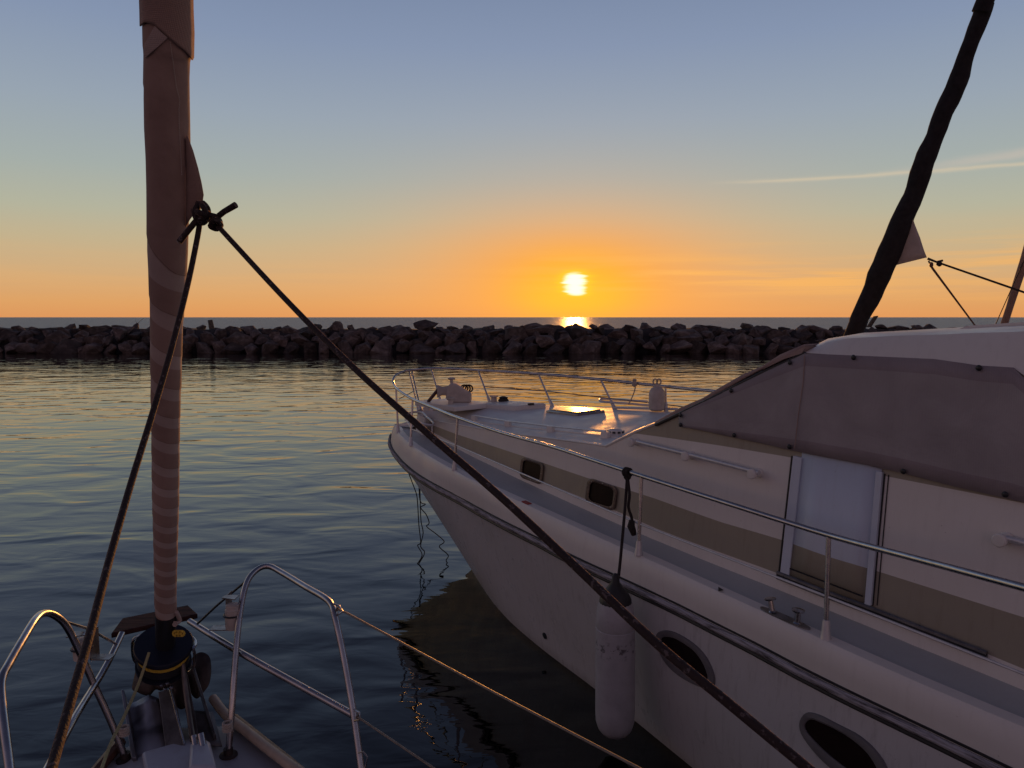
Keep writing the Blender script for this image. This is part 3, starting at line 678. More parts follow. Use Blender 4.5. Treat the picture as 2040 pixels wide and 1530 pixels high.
# windows in the trunk side
def rrect(c4, r=.22, n=5):
    TL, TR, BR, BL = c4; out = []
    for (cx_, cy_, a0) in ((r, r, 180), (1 - r, r, 270), (1 - r, 1 - r, 0), (r, 1 - r, 90)):
        for k in range(n + 1):
            a = R(a0 + 90 * k / n); u_ = cx_ + r * math.cos(a); v_ = cy_ + r * math.sin(a)
            t = (TL[0] + (TR[0] - TL[0]) * u_, TL[1] + (TR[1] - TL[1]) * u_); b2 = (BL[0] + (BR[0] - BL[0]) * u_, BL[1] + (BR[1] - BL[1]) * u_)
            out.append((t[0] + (b2[0] - t[0]) * v_, t[1] + (b2[1] - t[1]) * v_))
    return out
def shrink(pts, k):
    cx_ = sum(p[0] for p in pts) / len(pts); cy_ = sum(p[1] for p in pts) / len(pts)
    return [(cx_ + (x - cx_) * k, cy_ + (y - cy_) * k) for x, y in pts]
def window(c4, lab=None):
    o_ = rrect(c4); f = MB(); i_ = shrink(o_, .78); m_ = shrink(o_, .9)
    f.grid([[wall(x, y, .001) for x, y in o_], [wall(x, y, .016) for x, y in shrink(o_, .98)], [wall(x, y, .02) for x, y in m_], [wall(x, y, .016) for x, y in i_], [wall(x, y, .002) for x, y in shrink(o_, .76)]], close=True)
    fo = f.build('window', mFrame, yacht); 
    g = MB(); g.add([wall(x, y, .006) for x, y in i_], [list(range(len(i_)))]); g.build('pane', mGlass, fo, smooth=False)
    for u_, v_ in [(.08, .5), (.92, .5), (.5, .06), (.5, .94), (.14, .14), (.86, .86)]:
        TL, TR, BR, BL = c4
        x = (TL[0] * (1 - u_) + TR[0] * u_) * (1 - v_) + (BL[0] * (1 - u_) + BR[0] * u_) * v_; y = (TL[1] * (1 - u_) + TR[1] * u_) * (1 - v_) + (BL[1] * (1 - u_) + BR[1] * u_) * v_
        s_ = MB(); s_.lathe(wall(x, y, .019), [(.005, 0), (.004, .003), (.001, .004)], 8, WN); s_.build('screw', mSteel, fo)
window([(1038, 909), (1084, 923), (1079, 967), (1034, 950)]); window([(1171, 950), (1231, 970), (1225, 1020), (1164, 1000)])
# sliding door
dxs = [0, .25, .5, .75, 1]
def dq(t, a, b2): return a + (b2 - a) * t
dr = MB()
def doorrow(v): 
    out = []
    for t in dxs:
        xt, xb = dq(t, 1598, 1757), dq(t, 1571, 1723)
        out.append((xt, xb))
    return out
dr_rows = []
for kind in ('top', 'st', 'sb'):
    r = []
    for xt, xb in doorrow(0):
        if kind == 'top': x = xt; y = interp(x, CB) - 4
        elif kind == 'st': x = xt + (xb - xt) * .66; y = fST(x)
        else: x = xb; y = fSB(x) - 2
        r.append(wall(x, y, .010))
    dr_rows.append(r)
dr.grid(dr_rows, mirow=[0, 1]); door = dr.build('door', [mDoor, mBeige], yacht, angle=30, solid=.012)
def strip(x0, y0, x1, y1, w0, off, name, mat, par, th=.008):
    s_ = MB(); a = [wall(x0, y0, off), wall(x0 + w0, y0 + w0 * .25, off), wall(x1 + w0, y1 + w0 * .3, off), wall(x1, y1, off)]
    s_.prism(a, -WN * th); return s_.build(name, mat, par, smooth=False)
strip(1580, 908, 1554, 1143, 17, .020, 'door_frame', mDoor, yacht, .02)
strip(1745, 938, 1722, 1203, 12, .022, 'door_frame', mDoor, yacht, .02)
strip(1576, 908, 1550, 1140, 2.0, .008, 'door_seal', mDark, door); strip(1761, 944, 1737, 1206, 2.2, .006, 'door_seal', mDark, door)
strip(1769, 946, 1746, 1206, 1.6, .005, 'door_seal', mDark, door)
g = MB(); g.tube([wall(x, y, .014) for x, y in [(1572, 1132), (1640, 1158), (1718, 1188)]], .005, 6); g.build('door_seal', mDark, door)
tk = MB()
for dy_, rr_, mi in ((0, .012, 0), (5, .010, 1), (10, .012, 0)):
    tk.tube([wall(x, fSB(x) + dy_ - 1, .02) for x in (1548, 1640, 1725, 1850, 1966)], rr_, 6, mi)
tk.build('door_track', [mDull, mDark], yacht)
# grab rails on the cabin side
def grab(pts, name='grab_rail', offs=.055):
    g_ = MB(); g_.tube([wall(x, y, offs) for x, y in pts], .016, 10); ro = g_.build(name, mAlu, yacht)
    for x, y in pts:
        k = MB(); c = wall(x, y, 0); k.lathe(c, [(.032, 0), (.030, .01), (.024, .022), (.024, .055), (.034, .060), (.034, .078), (.028, .084), (.002, .086)], 18, WN); k.build('rail_mount', mWhite, ro)
grab([(1270, 880), (1379, 907), (1512, 942)]); grab([(2005, 1072), (2130, 1106)])
# grab rail on the foredeck
gp = [(945, 831, 0), (1013, 842, 0), (1098, 852, 0), (1198, 863, 0), (1212, 863, 0)]
def ontop(px, py, up=0):
    d = ray(px, py).normalized(); h = topb.ray_cast(CAM, d); return (h[0] + Vector((0, 0, up))) if h[0] else PZ(px, py, 1.9)
topb = bvh_of(fd)
g_ = MB()
feet = [ontop(x, y + 8) for x, y in [(945, 829), (1012, 841), (1097, 852), (1206, 864)]]
tops = [f + Vector((0, 0, .055)) for f in feet]
g_.tube(tops, .011, 8); fr2 = g_.build('foredeck_rail', mAlu, yacht)
for f in feet:
    k = MB(); k.box(f + Vector((0, 0, .025)), AX * .04, BX * .02, (0, 0, .03)); k.build('rail_block', mWhite, fr2, smooth=False, bevel=.005)
# vent
v_ = MB(); c = ontop(1226, 865); v_.lathe(c, [(.10, -.005), (.10, .006), (.075, .014), (.07, .035), (.045, .05), (.002, .054)], 22); vo = v_.build('deck_vent', mWhite, yacht)
for k in range(10):
    a = 2 * math.pi * k / 10; s_ = MB(); cc = c + Vector((math.cos(a) * .074, math.sin(a) * .074, .024)); s_.box(cc, Vector((math.cos(a), math.sin(a), 0)) * .004, Vector((-math.sin(a), math.cos(a), 0)) * .013, (0, 0, .008)); s_.build('vent_slot', mDark, vo, smooth=False)
# hatches
def hatch(N_, L_, R_, z0, h, mat, name):
    n_, l_, r_ = ontop(*N_), ontop(*L_), ontop(*R_); f_ = l_ + r_ - n_
    hb_ = MB(); hb_.prism([n_ - Vector((0, 0, .02)), r_ - Vector((0, 0, .02)), f_ - Vector((0, 0, .02)), l_ - Vector((0, 0, .02))], (0, 0, h + .02))
    return hb_.build(name, mat, yacht, smooth=True, bevel=.015, angle=30), (n_ + f_) / 2, (r_ - n_), (l_ - n_)
mHatch = gelcoat('hatch_lid', (.72, .70, .67), rough=.3, streak=.1)
h1, c1_, ra_, la_ = hatch((1027, 818), (956, 812), (1088, 812), 0, .055, mHatch, 'hatch')
k = MB(); k.box(c1_ - la_ * .5 + Vector((0, 0, .06)), ra_ * .08, la_ * .02, (0, 0, .012)); k.build('hatch_latch', mDark, h1, smooth=False)
mHg = simple('hatch_acrylic', (.10, .07, .05), (.14, .10, .07), .12, 0, 4, spec=.8)
h2, c2_, ra2, la2 = hatch((1150, 829), (1087, 822), (1206, 822), 0, .03, mDull, 'hatch')
k = MB(); k.box(c2_ + Vector((0, 0, .034)), ra2 * .42, la2 * .42, (0, 0, .004)); k.build('hatch_pane', mHg, h2, smooth=False)
# seams on the foredeck (moulded lines)
ml = MB()
for pts in ([(861, 846 - 12), (916, 846), (995, 858), (1100, 872)], ):
    pass
# windlass
def onp(px, py): return ontop(px, py)
wc = P(903, 800, 9.45)
pf = MB(); e1 = AX * .42; e2 = BX * .30
pf.box(wc + Vector((0, 0, -.035)), e1, e2, (0, 0, .03)); 
wl_ = empty  # noqa
plat = pf.build('windlass_base', mWhite, yacht, smooth=False, bevel=.01)
wz = wc + Vector((0, 0, -.005))
hd = MB()
S = Vector((1, 0, 0)); V = Vector((0, 1, 0)); Zu = Vector((0, 0, 1))
body = [(-.05, 0), (.20, 0), (.20, .12), (.12, .17), (.02, .235), (-.05, .25), (-.10, .20), (-.12, .05)]
hd.prism([wz + S * (x + .03) + Zu * z - V * .10 for x, z in body], V * .22)
wbody = hd.build('windlass', mFend2, yacht, smooth=True, bevel=.02, angle=30)
k = MB(); k.lathe(wz + S * (-.20) + Zu * .14 - V * .02, [(.085, 0), (.07, .03), (.055, .06), (.06, .13), (.085, .16), (.085, .19)], 18, (1, .15, 0)); k.build('windlass_drum', mFend2, wbody)
k = MB(); k.lathe(wz + S * -.02 + Zu * .24, [(.02, 0), (.02, .04), (.045, .05), (.05, .06), (.03, .07)], 14); k.build('windlass_cap', mFend2, wbody)
k = MB()
for q_ in range(3):
    k.tube([wz + S * (.14 + q_ * .03) + V * 0 + Zu * (.17 + .0 * q_) + S * .045 * math.cos(a_ * math.pi / 6) + Zu * .045 * math.sin(a_ * math.pi / 6) for a_ in range(12)], .010, 6, closed=True)
k.build('chain_wheel', mIron, wbody)
k = MB(); k.tube([wz + S * -.32 + Zu * .0, wz + S * -.18 + Zu * .17], .022, 8); k.build('chain_pipe', mMahog, wbody)
for (x, y, Y, h_, r_) in [(898, 808, 9.2, .11, .045), (984, 801, 9.45, .09, .05)]:
    k = MB(); c = P(x, y, Y); k.lathe(c - Vector((0, 0, .01)), [(r_ * 1.5, 0), (r_ * 1.5, .012), (r_ * .75, .02), (r_ * .7, h_ * .8), (r_ * 1.1, h_ * .86), (r_ * 1.1, h_)], 16); k.build('bollard', mFend2, yacht)
k = MB(); c = P(1003, 801, 9.4); k.lathe(c, [(.06, 0), (.07, .02), (.05, .05), (.06, .06), (.02, .075)], 14); k.build('rope_coil', mKnot, yacht)
ML = {'thin dark wavy line below the yacht bow, farthest left of three': [(815, 945), (825, 971), (830, 986), (832, 1003), (834.5, 1046), (838, 1080), (832, 1087), (841, 1106), (829, 1127)],
      'thin dark wavy line below the yacht bow, middle of three': [(830, 950), (836, 971), (837, 990), (837.6, 1015), (839, 1040), (843, 1062), (838, 1088), (846, 1101), (834, 1124)],
      'thin dark wavy line below the yacht bow, nearest the hull of three': [(834, 955), (837, 998), (847.6, 1004.6), (838, 1011), (849, 1025), (855, 1042), (850, 1049), (868, 1063), (885, 1079), (875, 1089), (893, 1106), (889, 1118), (905, 1136)]}
for lab, pts_ in ML.items():  # three thin wavy dark tubes from the bow down to the water
    k = MB(); n_ = len(pts_); k.tube(catmull([P(x, y, 9.7 - .75 * i / (n_ - 1)) for i, (x, y) in enumerate(pts_)], 4), .0065, 6); tag(k.build('wavy_line', mKnot), lab, 'rope')
for x, y in [(850, 812), (868, 812), (880, 814)]:
    k = MB(); k.box(P(x, y, 9.4) + Zu * .0, S * .035, V * .04, Zu * .04); k.build('chain_stopper', mWhite, yacht, smooth=False, bevel=.006)
# low guard bar on the bow
k = MB(); k.tube(catmull([P(808, 838, 9.9), P(812, 824, 9.9), P(838, 821, 9.8), P(852, 832, 9.5), P(864, 843, 9.2), P(858, 847, 9.1), P(838, 843, 9.2), P(822, 838, 9.5)], 4), .014, 8)
go = k.build('guard_bar', mAlu, yacht)
for x, y, Y, y2 in [(842, 826, 9.7, 836), (861, 846, 9.15, 872)]:
    k = MB(); a = P(x, y, Y); k.tube([a, P(x, y2, Y)], .011, 8); k.build('bar_post', mAlu, go)
# deck rails: port
RAILPX = [(800, 742, 10.25), (788, 748, 10.15), (783, 758, 10.0), (786, 768, 9.85), (795, 778, 9.55), (822, 795, 9.10)]
fy = {}
def footp(px, py): return PZ(px, py, zd(px) + .005) + IN[5] * 0
s1f, s2f, s3f = footp(905, 936), footp(1272, 1104), footp(1645, 1270)
s1t, s2t, s3t = P(912, 832, s1f.y + .02), P(1278, 948, s2f.y + .05), P(1651, 1066, s3f.y + .05)
end = P(2045, 1172, s3t.y - (s2t.y - s3t.y) * .92); end2 = end + (end - s3t).normalized() * 3
rail = [P(*q_) for q_ in RAILPX] + [P(865, 813, 8.45), s1t, P(1000, 862, (s1t.y * .68 + s2t.y * .32)), P(1095, 888, s1t.y * .42 + s2t.y * .58), P(1180, 916, s1t.y * .2 + s2t.y * .8), s2t, P(1460, 1006, (s2t.y + s3t.y) / 2 - .08), s3t, P(1840, 1117, (s3t.y + end.y) / 2 - .05), end, end2]
star = [P(815, 738, 10.3), P(860, 734, 10.25), P(905, 735, 10.1), P(955, 738, 9.85), P(1073, 745, 9.25), P(1197, 756, 8.65), P(1325, 770, 8.05), P(1430, 780, 7.5), P(1600, 797, 6.8)]
tubep = catmull(star[::-1] + rail, 5)
rl = MB(); rl.tube(tubep, .0165, 12); railo = rl.build('deck_rail', mSteel, yacht)
def stanchion(top, foot, r=.0135):
    k = MB(); k.tube([top, foot + (top - foot) * .16], r, 12); so_ = k.build('stanchion', mSteel, yacht)
    k = MB(); ax = (top - foot).normalized(); k.lathe(foot - ax * .01, [(r * 2.3, 0), (r * 2.2, .01), (r * 1.75, .05), (r * 1.45, .10), (r * 1.4, .105), (r * .9, .108)], 14, ax); k.build('stanchion_foot', mAlu, so_)
stanchion(s1t, s1f); stanchion(s2t, s2f); stanchion(s3t, s3f)
s4t = s3t + (s3t - s2t) * 1.35; s4f = s3f + (s3f - s2f) * 1.35; stanchion(s4t, s4f)
stanchion(P(822, 795, 9.10), PZ(818, 887, 1.46)); stanchion(P(789, 772, 9.8), PZ(793, 861, 1.51))
for (a, b2) in [((815, 740, 10.3), (834, 818, 9.9)), ((821, 741, 10.25), (838, 816, 9.85)), ((859, 735, 10.25), (879, 803, 10.0)), ((953, 739, 9.85), (976, 802, 9.65)), ((1073, 746, 9.25), (1100, 808.5, 9.1)), ((1197, 757, 8.65), (1224, 813, 8.55)), ((1326, 770, 8.05), (1327, 819, 8.0))]:
    stanchion(P(*a), P(*b2), .0115)
# mid wires
mw = MB(); mids1 = s1f.lerp(s1t, .47); mids2 = s2f.lerp(s2t, .385); mids3 = s3f.lerp(s3t, .40)
q0 = PZ(818, 887, 1.46).lerp(P(822, 795, 9.1), .35)
mw.tube([P(800, 820, 9.8), q0, mids1, mids2, mids3, s4f.lerp(s4t, .4), s4f.lerp(s4t, .4) + (s3f - s2f)], .0075, 8)
mw.build('mid_rail', mLine if False else mAlu, yacht)
mw = MB(); mw.tube([P(966, 770, 9.75), P(1086, 779, 9.2), P(1210, 793, 8.6), P(1326, 806, 8.03), P(1420, 818, 7.5)], .006, 6)
mw.tube([P(795, 795, 9.75), P(823, 780, 10.1)], .006, 6); mw.build('mid_rail', mDull, yacht)
# boarding pole lying by starboard rail
k = MB(); k.tube(catmull([P(1327, 811, 8.1), P(1240, 803, 8.45), P(1200, 800, 8.6), P(1195, 797, 8.7), P(1205, 795, 8.8), P(1290, 800, 8.4)], 4), .013, 8)
k.tube([P(1225, 812, 8.45), P(1350, 815, 7.9)], .014, 8); k.build('boarding_pole', mAlu, yacht)
# mooring cleat with two horns near third stanchion
cb = PZ(1563, 1232, zd(1563) + .004); dirc = (s3f - s2f).normalized()
k = MB(); pl = []
for a in range(20):
    t = 2 * math.pi * a / 20; pl.append(cb + dirc * (.17 * (abs(math.cos(t)) ** .7) * (1 if math.cos(t) > 0 else -1)) + Vector((-dirc.y, dirc.x, 0)) * .032 * math.sin(t))
k.prism(pl, (0, 0, .008)); cl_ = k.build('cleat', mDull, yacht, smooth=False)
for s_, lean in ((-.085, -.25), (.085, .05)):
    k = MB(); ax = (Vector((0, 0, 1)) + dirc * lean).normalized(); k.lathe(cb + dirc * s_ + Vector((0, 0, .006)), [(.026, 0), (.017, .008), (.016, .065), (.034, .070), (.036, .078), (.02, .084)], 16, ax); k.build('cleat_post', mSteel, cl_)
# small red reflector and scuppers on the toe strip
k = MB(); c = PZ(1049, 1001, zd(1049) + .008); k.box(c, (s2f - s1f).normalized() * .05, IN[20] * .022, (0, 0, .004)); k.build('red_reflector', simple('red_plastic', (.35, .03, .02), (.45, .05, .03), .4), yacht, smooth=False)
k = MB(); a = [PZ(x, y, zd(x) + .010) for x, y in ((1431, 1170), (1441, 1176), (1431, 1178))]; k.prism(a, (0, 0, .004)); k.build('fairlead_plate', mDark, yacht, smooth=False)
# portholes in the hull
def porthole(outer_, inner_):
    oc = [(sum(p[0] for p in outer_) / len(outer_)), (sum(p[1] for p in outer_) / len(outer_))]
    def sm(pts, n=4): return [(p.x, p.y) for p in catmull([Vector((x, y, 0)) for x, y in pts], n, True)]
    O = sm(outer_); I = sm(inner_); nn = min(len(O), len(I)); O = O[:nn]; I = I[:nn]
    def hp(l, off): return [onhull(x, y, off) for x, y in l]
    L = lambda t: [(O[i][0] * (1 - t) + I[i][0] * t, O[i][1] * (1 - t) + I[i][1] * t) for i in range(nn)]
    f = MB(); f.grid([hp(O, .001), hp(L(.12), .014), hp(L(.7), .018), hp(I, .012), hp(I, -.0)], close=True); po = f.build('porthole', mGasket, yacht)
    g = MB(); g.add(hp(I, .004), [list(range(nn))]); g.build('porthole_pane', mGlass, po, smooth=False)
porthole([(1308, 1266), (1320, 1256), (1345, 1259), (1381, 1280), (1408, 1308), (1424, 1344), (1423, 1367), (1406, 1372), (1367, 1356), (1333, 1330), (1314, 1298)],
         [(1319, 1273), (1328, 1268), (1350, 1273), (1382, 1294), (1401, 1318), (1412, 1345), (1409, 1354), (1399, 1352), (1370, 1330), (1342, 1306), (1324, 1286)])
porthole([(1594, 1440), (1606, 1420), (1632, 1423), (1672, 1443), (1712, 1464), (1746, 1494), (1769, 1530), (1772, 1562), (1740, 1578), (1690, 1556), (1640, 1517), (1602, 1470)],
         [(1605, 1446), (1616, 1433), (1636, 1438), (1671, 1455), (1703, 1475), (1732, 1502), (1751, 1534), (1752, 1554), (1732, 1560), (1696, 1536), (1652, 1502), (1616, 1466)])
k = MB(); c = onhull(1086, 1266, .004); k.lathe(c, [(.03, 0), (.03, .006), (.016, .008)], 12, (c - onhull(1086, 1266, .3)).normalized() * -1); k.build('drain_outlet', mDark, yacht)
# stem scuff
# ------------------------------------------------------------------ fenders
fc = P(1226, 1330, 5.02); ft = P(1226, 1196, 5.02); fbz = P(1225, 1464, 5.02)
axf = (ft - fbz); Lf = axf.length; axf.normalize()
fen = empty('fender', (fbz.x, fbz.y, fbz.z), 'big white cylindrical fender hanging on a black line beside the yacht hull', 'fender')
k = MB(); rr_ = .137
k.lathe(fbz, [(.002, 0), (.05, .004), (.09, .02), (.118, .055), (.134, .11), (rr_, .18), (rr_, Lf * .55), (rr_ - .002, Lf * .80), (rr_ - .006, Lf * .803), (rr_ - .003, Lf * .81), (.130, Lf * .9), (.122, Lf * .96), (.108, Lf)], 32, axf); k.build('fender_body', mFend, fen)
k = MB(); k.lathe(fbz + axf * (Lf - .012), [(.112, 0), (.11, .02), (.092, .06), (.06, .10), (.03, .14), (.022, .19), (.012, .20)], 24, axf); k.build('fender_cap', mRubD, fen)
tp_ = fbz + axf * (Lf + .17); rk = s2t.lerp(s1t, (1278 - 1250) / (1278 - 912.) * .62)
rk = P(1250, 941, s2t.y + .13)
rr2 = empty('fender_line', (tp_.x, tp_.y, tp_.z), 'black line knotted on the yacht rail holding the big white fender', 'rope')
k = MB(); k.tube(catmull([tp_, P(1232, 1150, 5.05), P(1241, 1060, 5.15), P(1246, 1000, 5.3), rk], 4), .011, 8); k.build('hanging_line', mKnot, rr2)
k = MB(); k.tube(catmull([rk + Zu * -.02, P(1254, 985, 5.3), P(1252, 1010, 5.3), P(1258, 1030, 5.28), P(1260, 1045, 5.28)], 4), .0105, 8)
k.tube([P(1259, 1036, 5.28), P(1257, 1048, 5.27), P(1261, 1058, 5.27), P(1263, 1066, 5.27)], [.02, .028, .024, .018], 8); k.build('line_tail', mKnot, rr2)
k = MB(); t_ = (s2t - rk).normalized()
for j in range(3):
    cc = rk + t_ * (.018 * (j - 1)); u1 = t_.orthogonal().normalized(); u2 = t_.cross(u1)
    k.tube([cc + (u1 * math.cos(a_ * math.pi / 6) + u2 * math.sin(a_ * math.pi / 6)) * .027 for a_ in range(12)], .011, 6, closed=True)
k.lathe(rk - Zu * .06, [(.012, 0), (.028, .02), (.028, .05), (.012, .07)], 10); k.build('knot', mKnot, rr2)
# small cream fender upright on the far rail
fb2 = P(1308, 818, 8.0); f2 = empty('fender', fb2, 'small cream fender tied upright to the far rail of the yacht', 'fender')
k = MB(); k.lathe(fb2, [(.06, 0), (.082, .02), (.085, .05), (.085, .17), (.078, .215), (.055, .245), (.03, .258), (.028, .285), (.012, .29)], 20); k.build('fender_body', mFend2, f2)
k = MB()
for s_ in (-1, 1):
    cc = fb2 + Zu * .31 + S * .02 * s_; k.tube([cc + S * .022 * math.cos(a_ * .63) + Zu * .03 * math.sin(a_ * .63) for a_ in range(10)], .008, 6, closed=True)
k.build('fender_bow_knot', mKnotW, f2)
k = MB(); k.tube(catmull([P(1266, 762, 8.33), P(1265, 775, 8.3), P(1260, 790, 8.35), P(1252, 806, 8.35)], 4), .007, 6)
k.lathe(P(1264, 771, 8.3), [(.01, 0), (.03, .02), (.034, .04), (.02, .07), (.03, .08), (.012, .09)], 10)
ob_ = k.build('tied_rope', mKnotW); tag(ob_, 'short pale rope knotted on the far yacht rail left of the small cream fender', 'rope')

# ------------------------------------------------------------------ neighbouring sailboats behind the yacht
def hullshape(tipw, aft, L, B, zdeck, root, mat, dmat, w0=.02):
    """simple sailing hull: bow tip point, aft unit vector"""
    sdv = Vector((-aft.y, aft.x, 0)); mb = MB(); dkp = []
    n = 16; rowsL = []; rowsR = []
    for i in range(n + 1):
        t = i / n; hb_ = B / 2 * min(1, (math.sin(min(1, t * 1.5) * math.pi / 2)) ** .9) * (1 - .12 * max(0, t - .6) / .4) + w0 * (1 - .8 * t)
        c = tipw + aft * L * t; zz = zdeck - .12 * math.sin(math.pi * min(1, t)) * .8
        cl_w = tipw + aft * (L * t * .86 + .75)
        for sgn, rws in ((1, rowsL), (-1, rowsR)):
            rws.append([Vector((c.x, c.y, zz)) + sdv * hb_ * sgn, Vector((c.x, c.y, 0)).lerp(Vector((cl_w.x, cl_w.y, 0)), .5) + sdv * hb_ * .97 * sgn + Zu * zz * .55, Vector((cl_w.x, cl_w.y, 0)) + sdv * hb_ * .84 * sgn, Vector((cl_w.x, cl_w.y, -.4)) + sdv * hb_ * .4 * sgn])
    mb.grid(rowsL); mb.grid(rowsR); mb.add(rowsL[-1] + rowsR[-1][::-1], [list(range(8))])
    h_ = mb.build('hull', mat, root, angle=50)
    d_ = MB(); d_.grid([[r[0] - Zu * .01, r[0].lerp(q_[0], .5) + Zu * .03, q_[0] - Zu * .01] for r, q_ in zip(rowsL, rowsR)]); d_.build('deck', dmat, root, angle=60)
    return rowsL, rowsR
mHull2 = gelcoat('old_boat_white', (.6, .58, .55)); 
fA = P(1697, 668, 9.0); fT_ = P(1976, -30, 8.05)
lean = (fT_ - fA).normalized()
footb = fA - lean * ((fA.z - 1.35) / lean.z)
sbk = empty('sailboat', (footb.x + 1, footb.y - 1, 0), 'sailboat beyond the yacht with a black covered furled sail and grey clew patch', 'sailboat')
hullshape(Vector((footb.x, footb.y, 0)) - AX * .35, AX, 9, 2.9, 1.3, sbk, mHull2, mHull2)
WID = [(1697, 668, 36), (1712, 632, 38), (1736, 585, 44), (1752, 550, 47), (1768, 515, 48), (1786, 470, 50), (1803, 430, 46), (1818, 390, 40), (1832, 345, 44), (1846, 310, 42), (1862, 270, 38), (1880, 225, 40), (1897, 190, 42), (1913, 150, 38), (1924, 110, 32), (1940, 70, 34), (1955, 30, 36), (1968, -10, 34), (1990, -70, 34)]
k = MB(); pts = []; rad = []
for i, (x, y, wpx) in enumerate(WID):
    t = (668 - y) / 700; Yy = 9.0 - .95 * t; p = P(x + random.uniform(-1.5, 1.5), y, Yy); pts.append(p); rad.append(wpx * .45 / F * Yy * random.uniform(.97, 1.03))
pts = [footb + Zu * .3] + pts; rad = [rad[0] * .6] + rad
pts += [pts[-1] + lean * 5]; rad += [rad[-1] * .6]
pp = catmull([Vector(p) for p in pts], 3); rad2 = []
for i in range(len(pts) - 1):
    for q_ in range(3): rad2.append(rad[i] + (rad[i + 1] - rad[i]) * q_ / 3)
rad2.append(rad[-1])
k.tube(pp, [r * (1 + .025 * math.sin(i * 1.7)) for i, r in enumerate(rad2)], 18)
for v in k.v: v += Vector((noise.noise(v * 3), noise.noise(v * 3 + Vector((9, 0, 0))), 0)) * .012
sb1 = k.build('furled_sail', mSailBlk, sbk)
k = MB(); k.tube([footb, footb + lean * .4], .06, 12); k.build('furler_drum', mDark, sbk)
def patch(pl, n, mat, name, par, Yc, bulge=.02):
    a, b2, c = [P(x, y, Y) for x, y, Y in pl]; mb = MB(); rws = []
    for i in range(n + 1):
        r = []
        for j in range(n + 1):
            t = i / n; u_ = j / n; p = a.lerp(b2, t).lerp(a.lerp(c, t), u_); p = p + Vector((0, 1, 0)) * (bulge * noise.noise(p * 5)); r.append(p)
        rws.append(r)
    mb.grid(rws); return mb.build(name, mat, par, solid=.006)
patch([(1819, 436, 8.6), (1846, 513, 8.55), (1782, 529, 8.8)], 6, mPatch, 'clew_patch', sb1, 0)
clewb = P(1848, 515, 8.55)
k = MB(); k.tube([clewb, P(1866, 522, 8.5), P(2045, 584, 7.9), P(2300, 672, 7.0)], [.014, .011, .011, .011], 6)
k.lathe(P(1866, 527, 8.5), [(.01, 0), (.032, .02), (.032, .04), (.01, .06)], 8, (1, 0, .3)); k.tube([P(1866, 522, 8.5), P(1878, 519, 8.5)], .012, 6)
tag(k.build('jib_sheet', mKnot), 'black sheet stretching right from the black furled sail clew', 'rope')
k = MB(); k.tube([P(1850, 520, 8.55), P(1858, 535, 8.5), P(1942, 648, 8.2), P(1990, 700, 8.0)], [.010, .014, .009, .009], 6)
k.lathe(P(1855, 533, 8.5), [(.008, 0), (.022, .02), (.02, .05), (.008, .06)], 8)
tag(k.build('jib_sheet', mMahog), 'reddish sheet dropping from the black furled sail clew to the yacht roof', 'rope')
# second boat further right
f2a = P(2003, 640, 12.5); f2t = P(2046, 500, 12.0); ln2 = (f2t - f2a).normalized(); ft2 = f2a - ln2 * ((f2a.z - 1.35) / ln2.z)
sb2 = empty('sailboat', (ft2.x + 1, ft2.y - 1, 0), 'far sailboat at the right edge with thin tan furled sail and bare stay', 'sailboat')
hullshape(Vector((ft2.x, ft2.y, 0)) - AX * .35, AX, 9, 2.9, 1.3, sb2, mHull2, mHull2)
k = MB(); ps = [ft2 + ln2 * t for t in (.2, 1, 1.6, 2, 2.4, 2.8, 3.2, 4, 7)]; k.tube(ps, [.03, .05, .055, .052, .06, .06, .065, .065, .05], 14); 
for v in k.v: v += Vector((noise.noise(v * 6), noise.noise(v * 6 + Vector((9, 0, 0))), 0)) * .012
k.build('furled_sail', mSailPlain, sb2)
k = MB(); k.tube([P(1984, 645, 12.4), P(2043, 512, 12.0), P(2200, 160, 11)], .008, 6); k.build('stay', mDark, sb2)

# ------------------------------------------------------------------ own sailboat in the foreground
AFT = Vector((.41, -.91, 0)).normalized(); SDV = Vector((.91, .41, 0)).normalized()   # SDV to starboard (right)
tip = PZ(356, 1440, 1.30); tip.z = 0
own = empty('sailboat', (tip.x + .5, tip.y - 1, 0), 'foreground sailboat bow with steel pulpit and striped tan furled sail', 'sailboat')
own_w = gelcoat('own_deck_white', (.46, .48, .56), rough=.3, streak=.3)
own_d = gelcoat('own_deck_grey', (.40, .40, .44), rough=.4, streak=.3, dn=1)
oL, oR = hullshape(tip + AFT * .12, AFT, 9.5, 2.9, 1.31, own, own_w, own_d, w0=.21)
# toe rails
for rws, nm in ((oL, 'toe_rail'), (oR, 'toe_rail')):
    k = MB(); ps = [r[0] + Zu * .02 for r in rws]; k.tube(catmull(ps, 3), .022, 8); k.build(nm, mMahog, own)
tz = 1.31
# raised bow locker lid, pale
k = MB(); k.prism([PZ(283, 1512, 1.33), PZ(388, 1482, 1.33), PZ(398, 1484, 1.33), PZ(440, 1580, 1.33), PZ(300, 1600, 1.33)], (0, 0, .03)); k.build('locker_lid', own_w, own, smooth=False, bevel=.01)
k = MB(); rws = []
lidp = [(377, 1545), (379, 1498), (392, 1488), (408, 1487), (420, 1494), (432, 1545)]
k.prism([PZ(x, y, 1.37) for x, y in lidp], (0, 0, .035)); k.build('vent_cowl', own_w, own, smooth=True, bevel=.012)
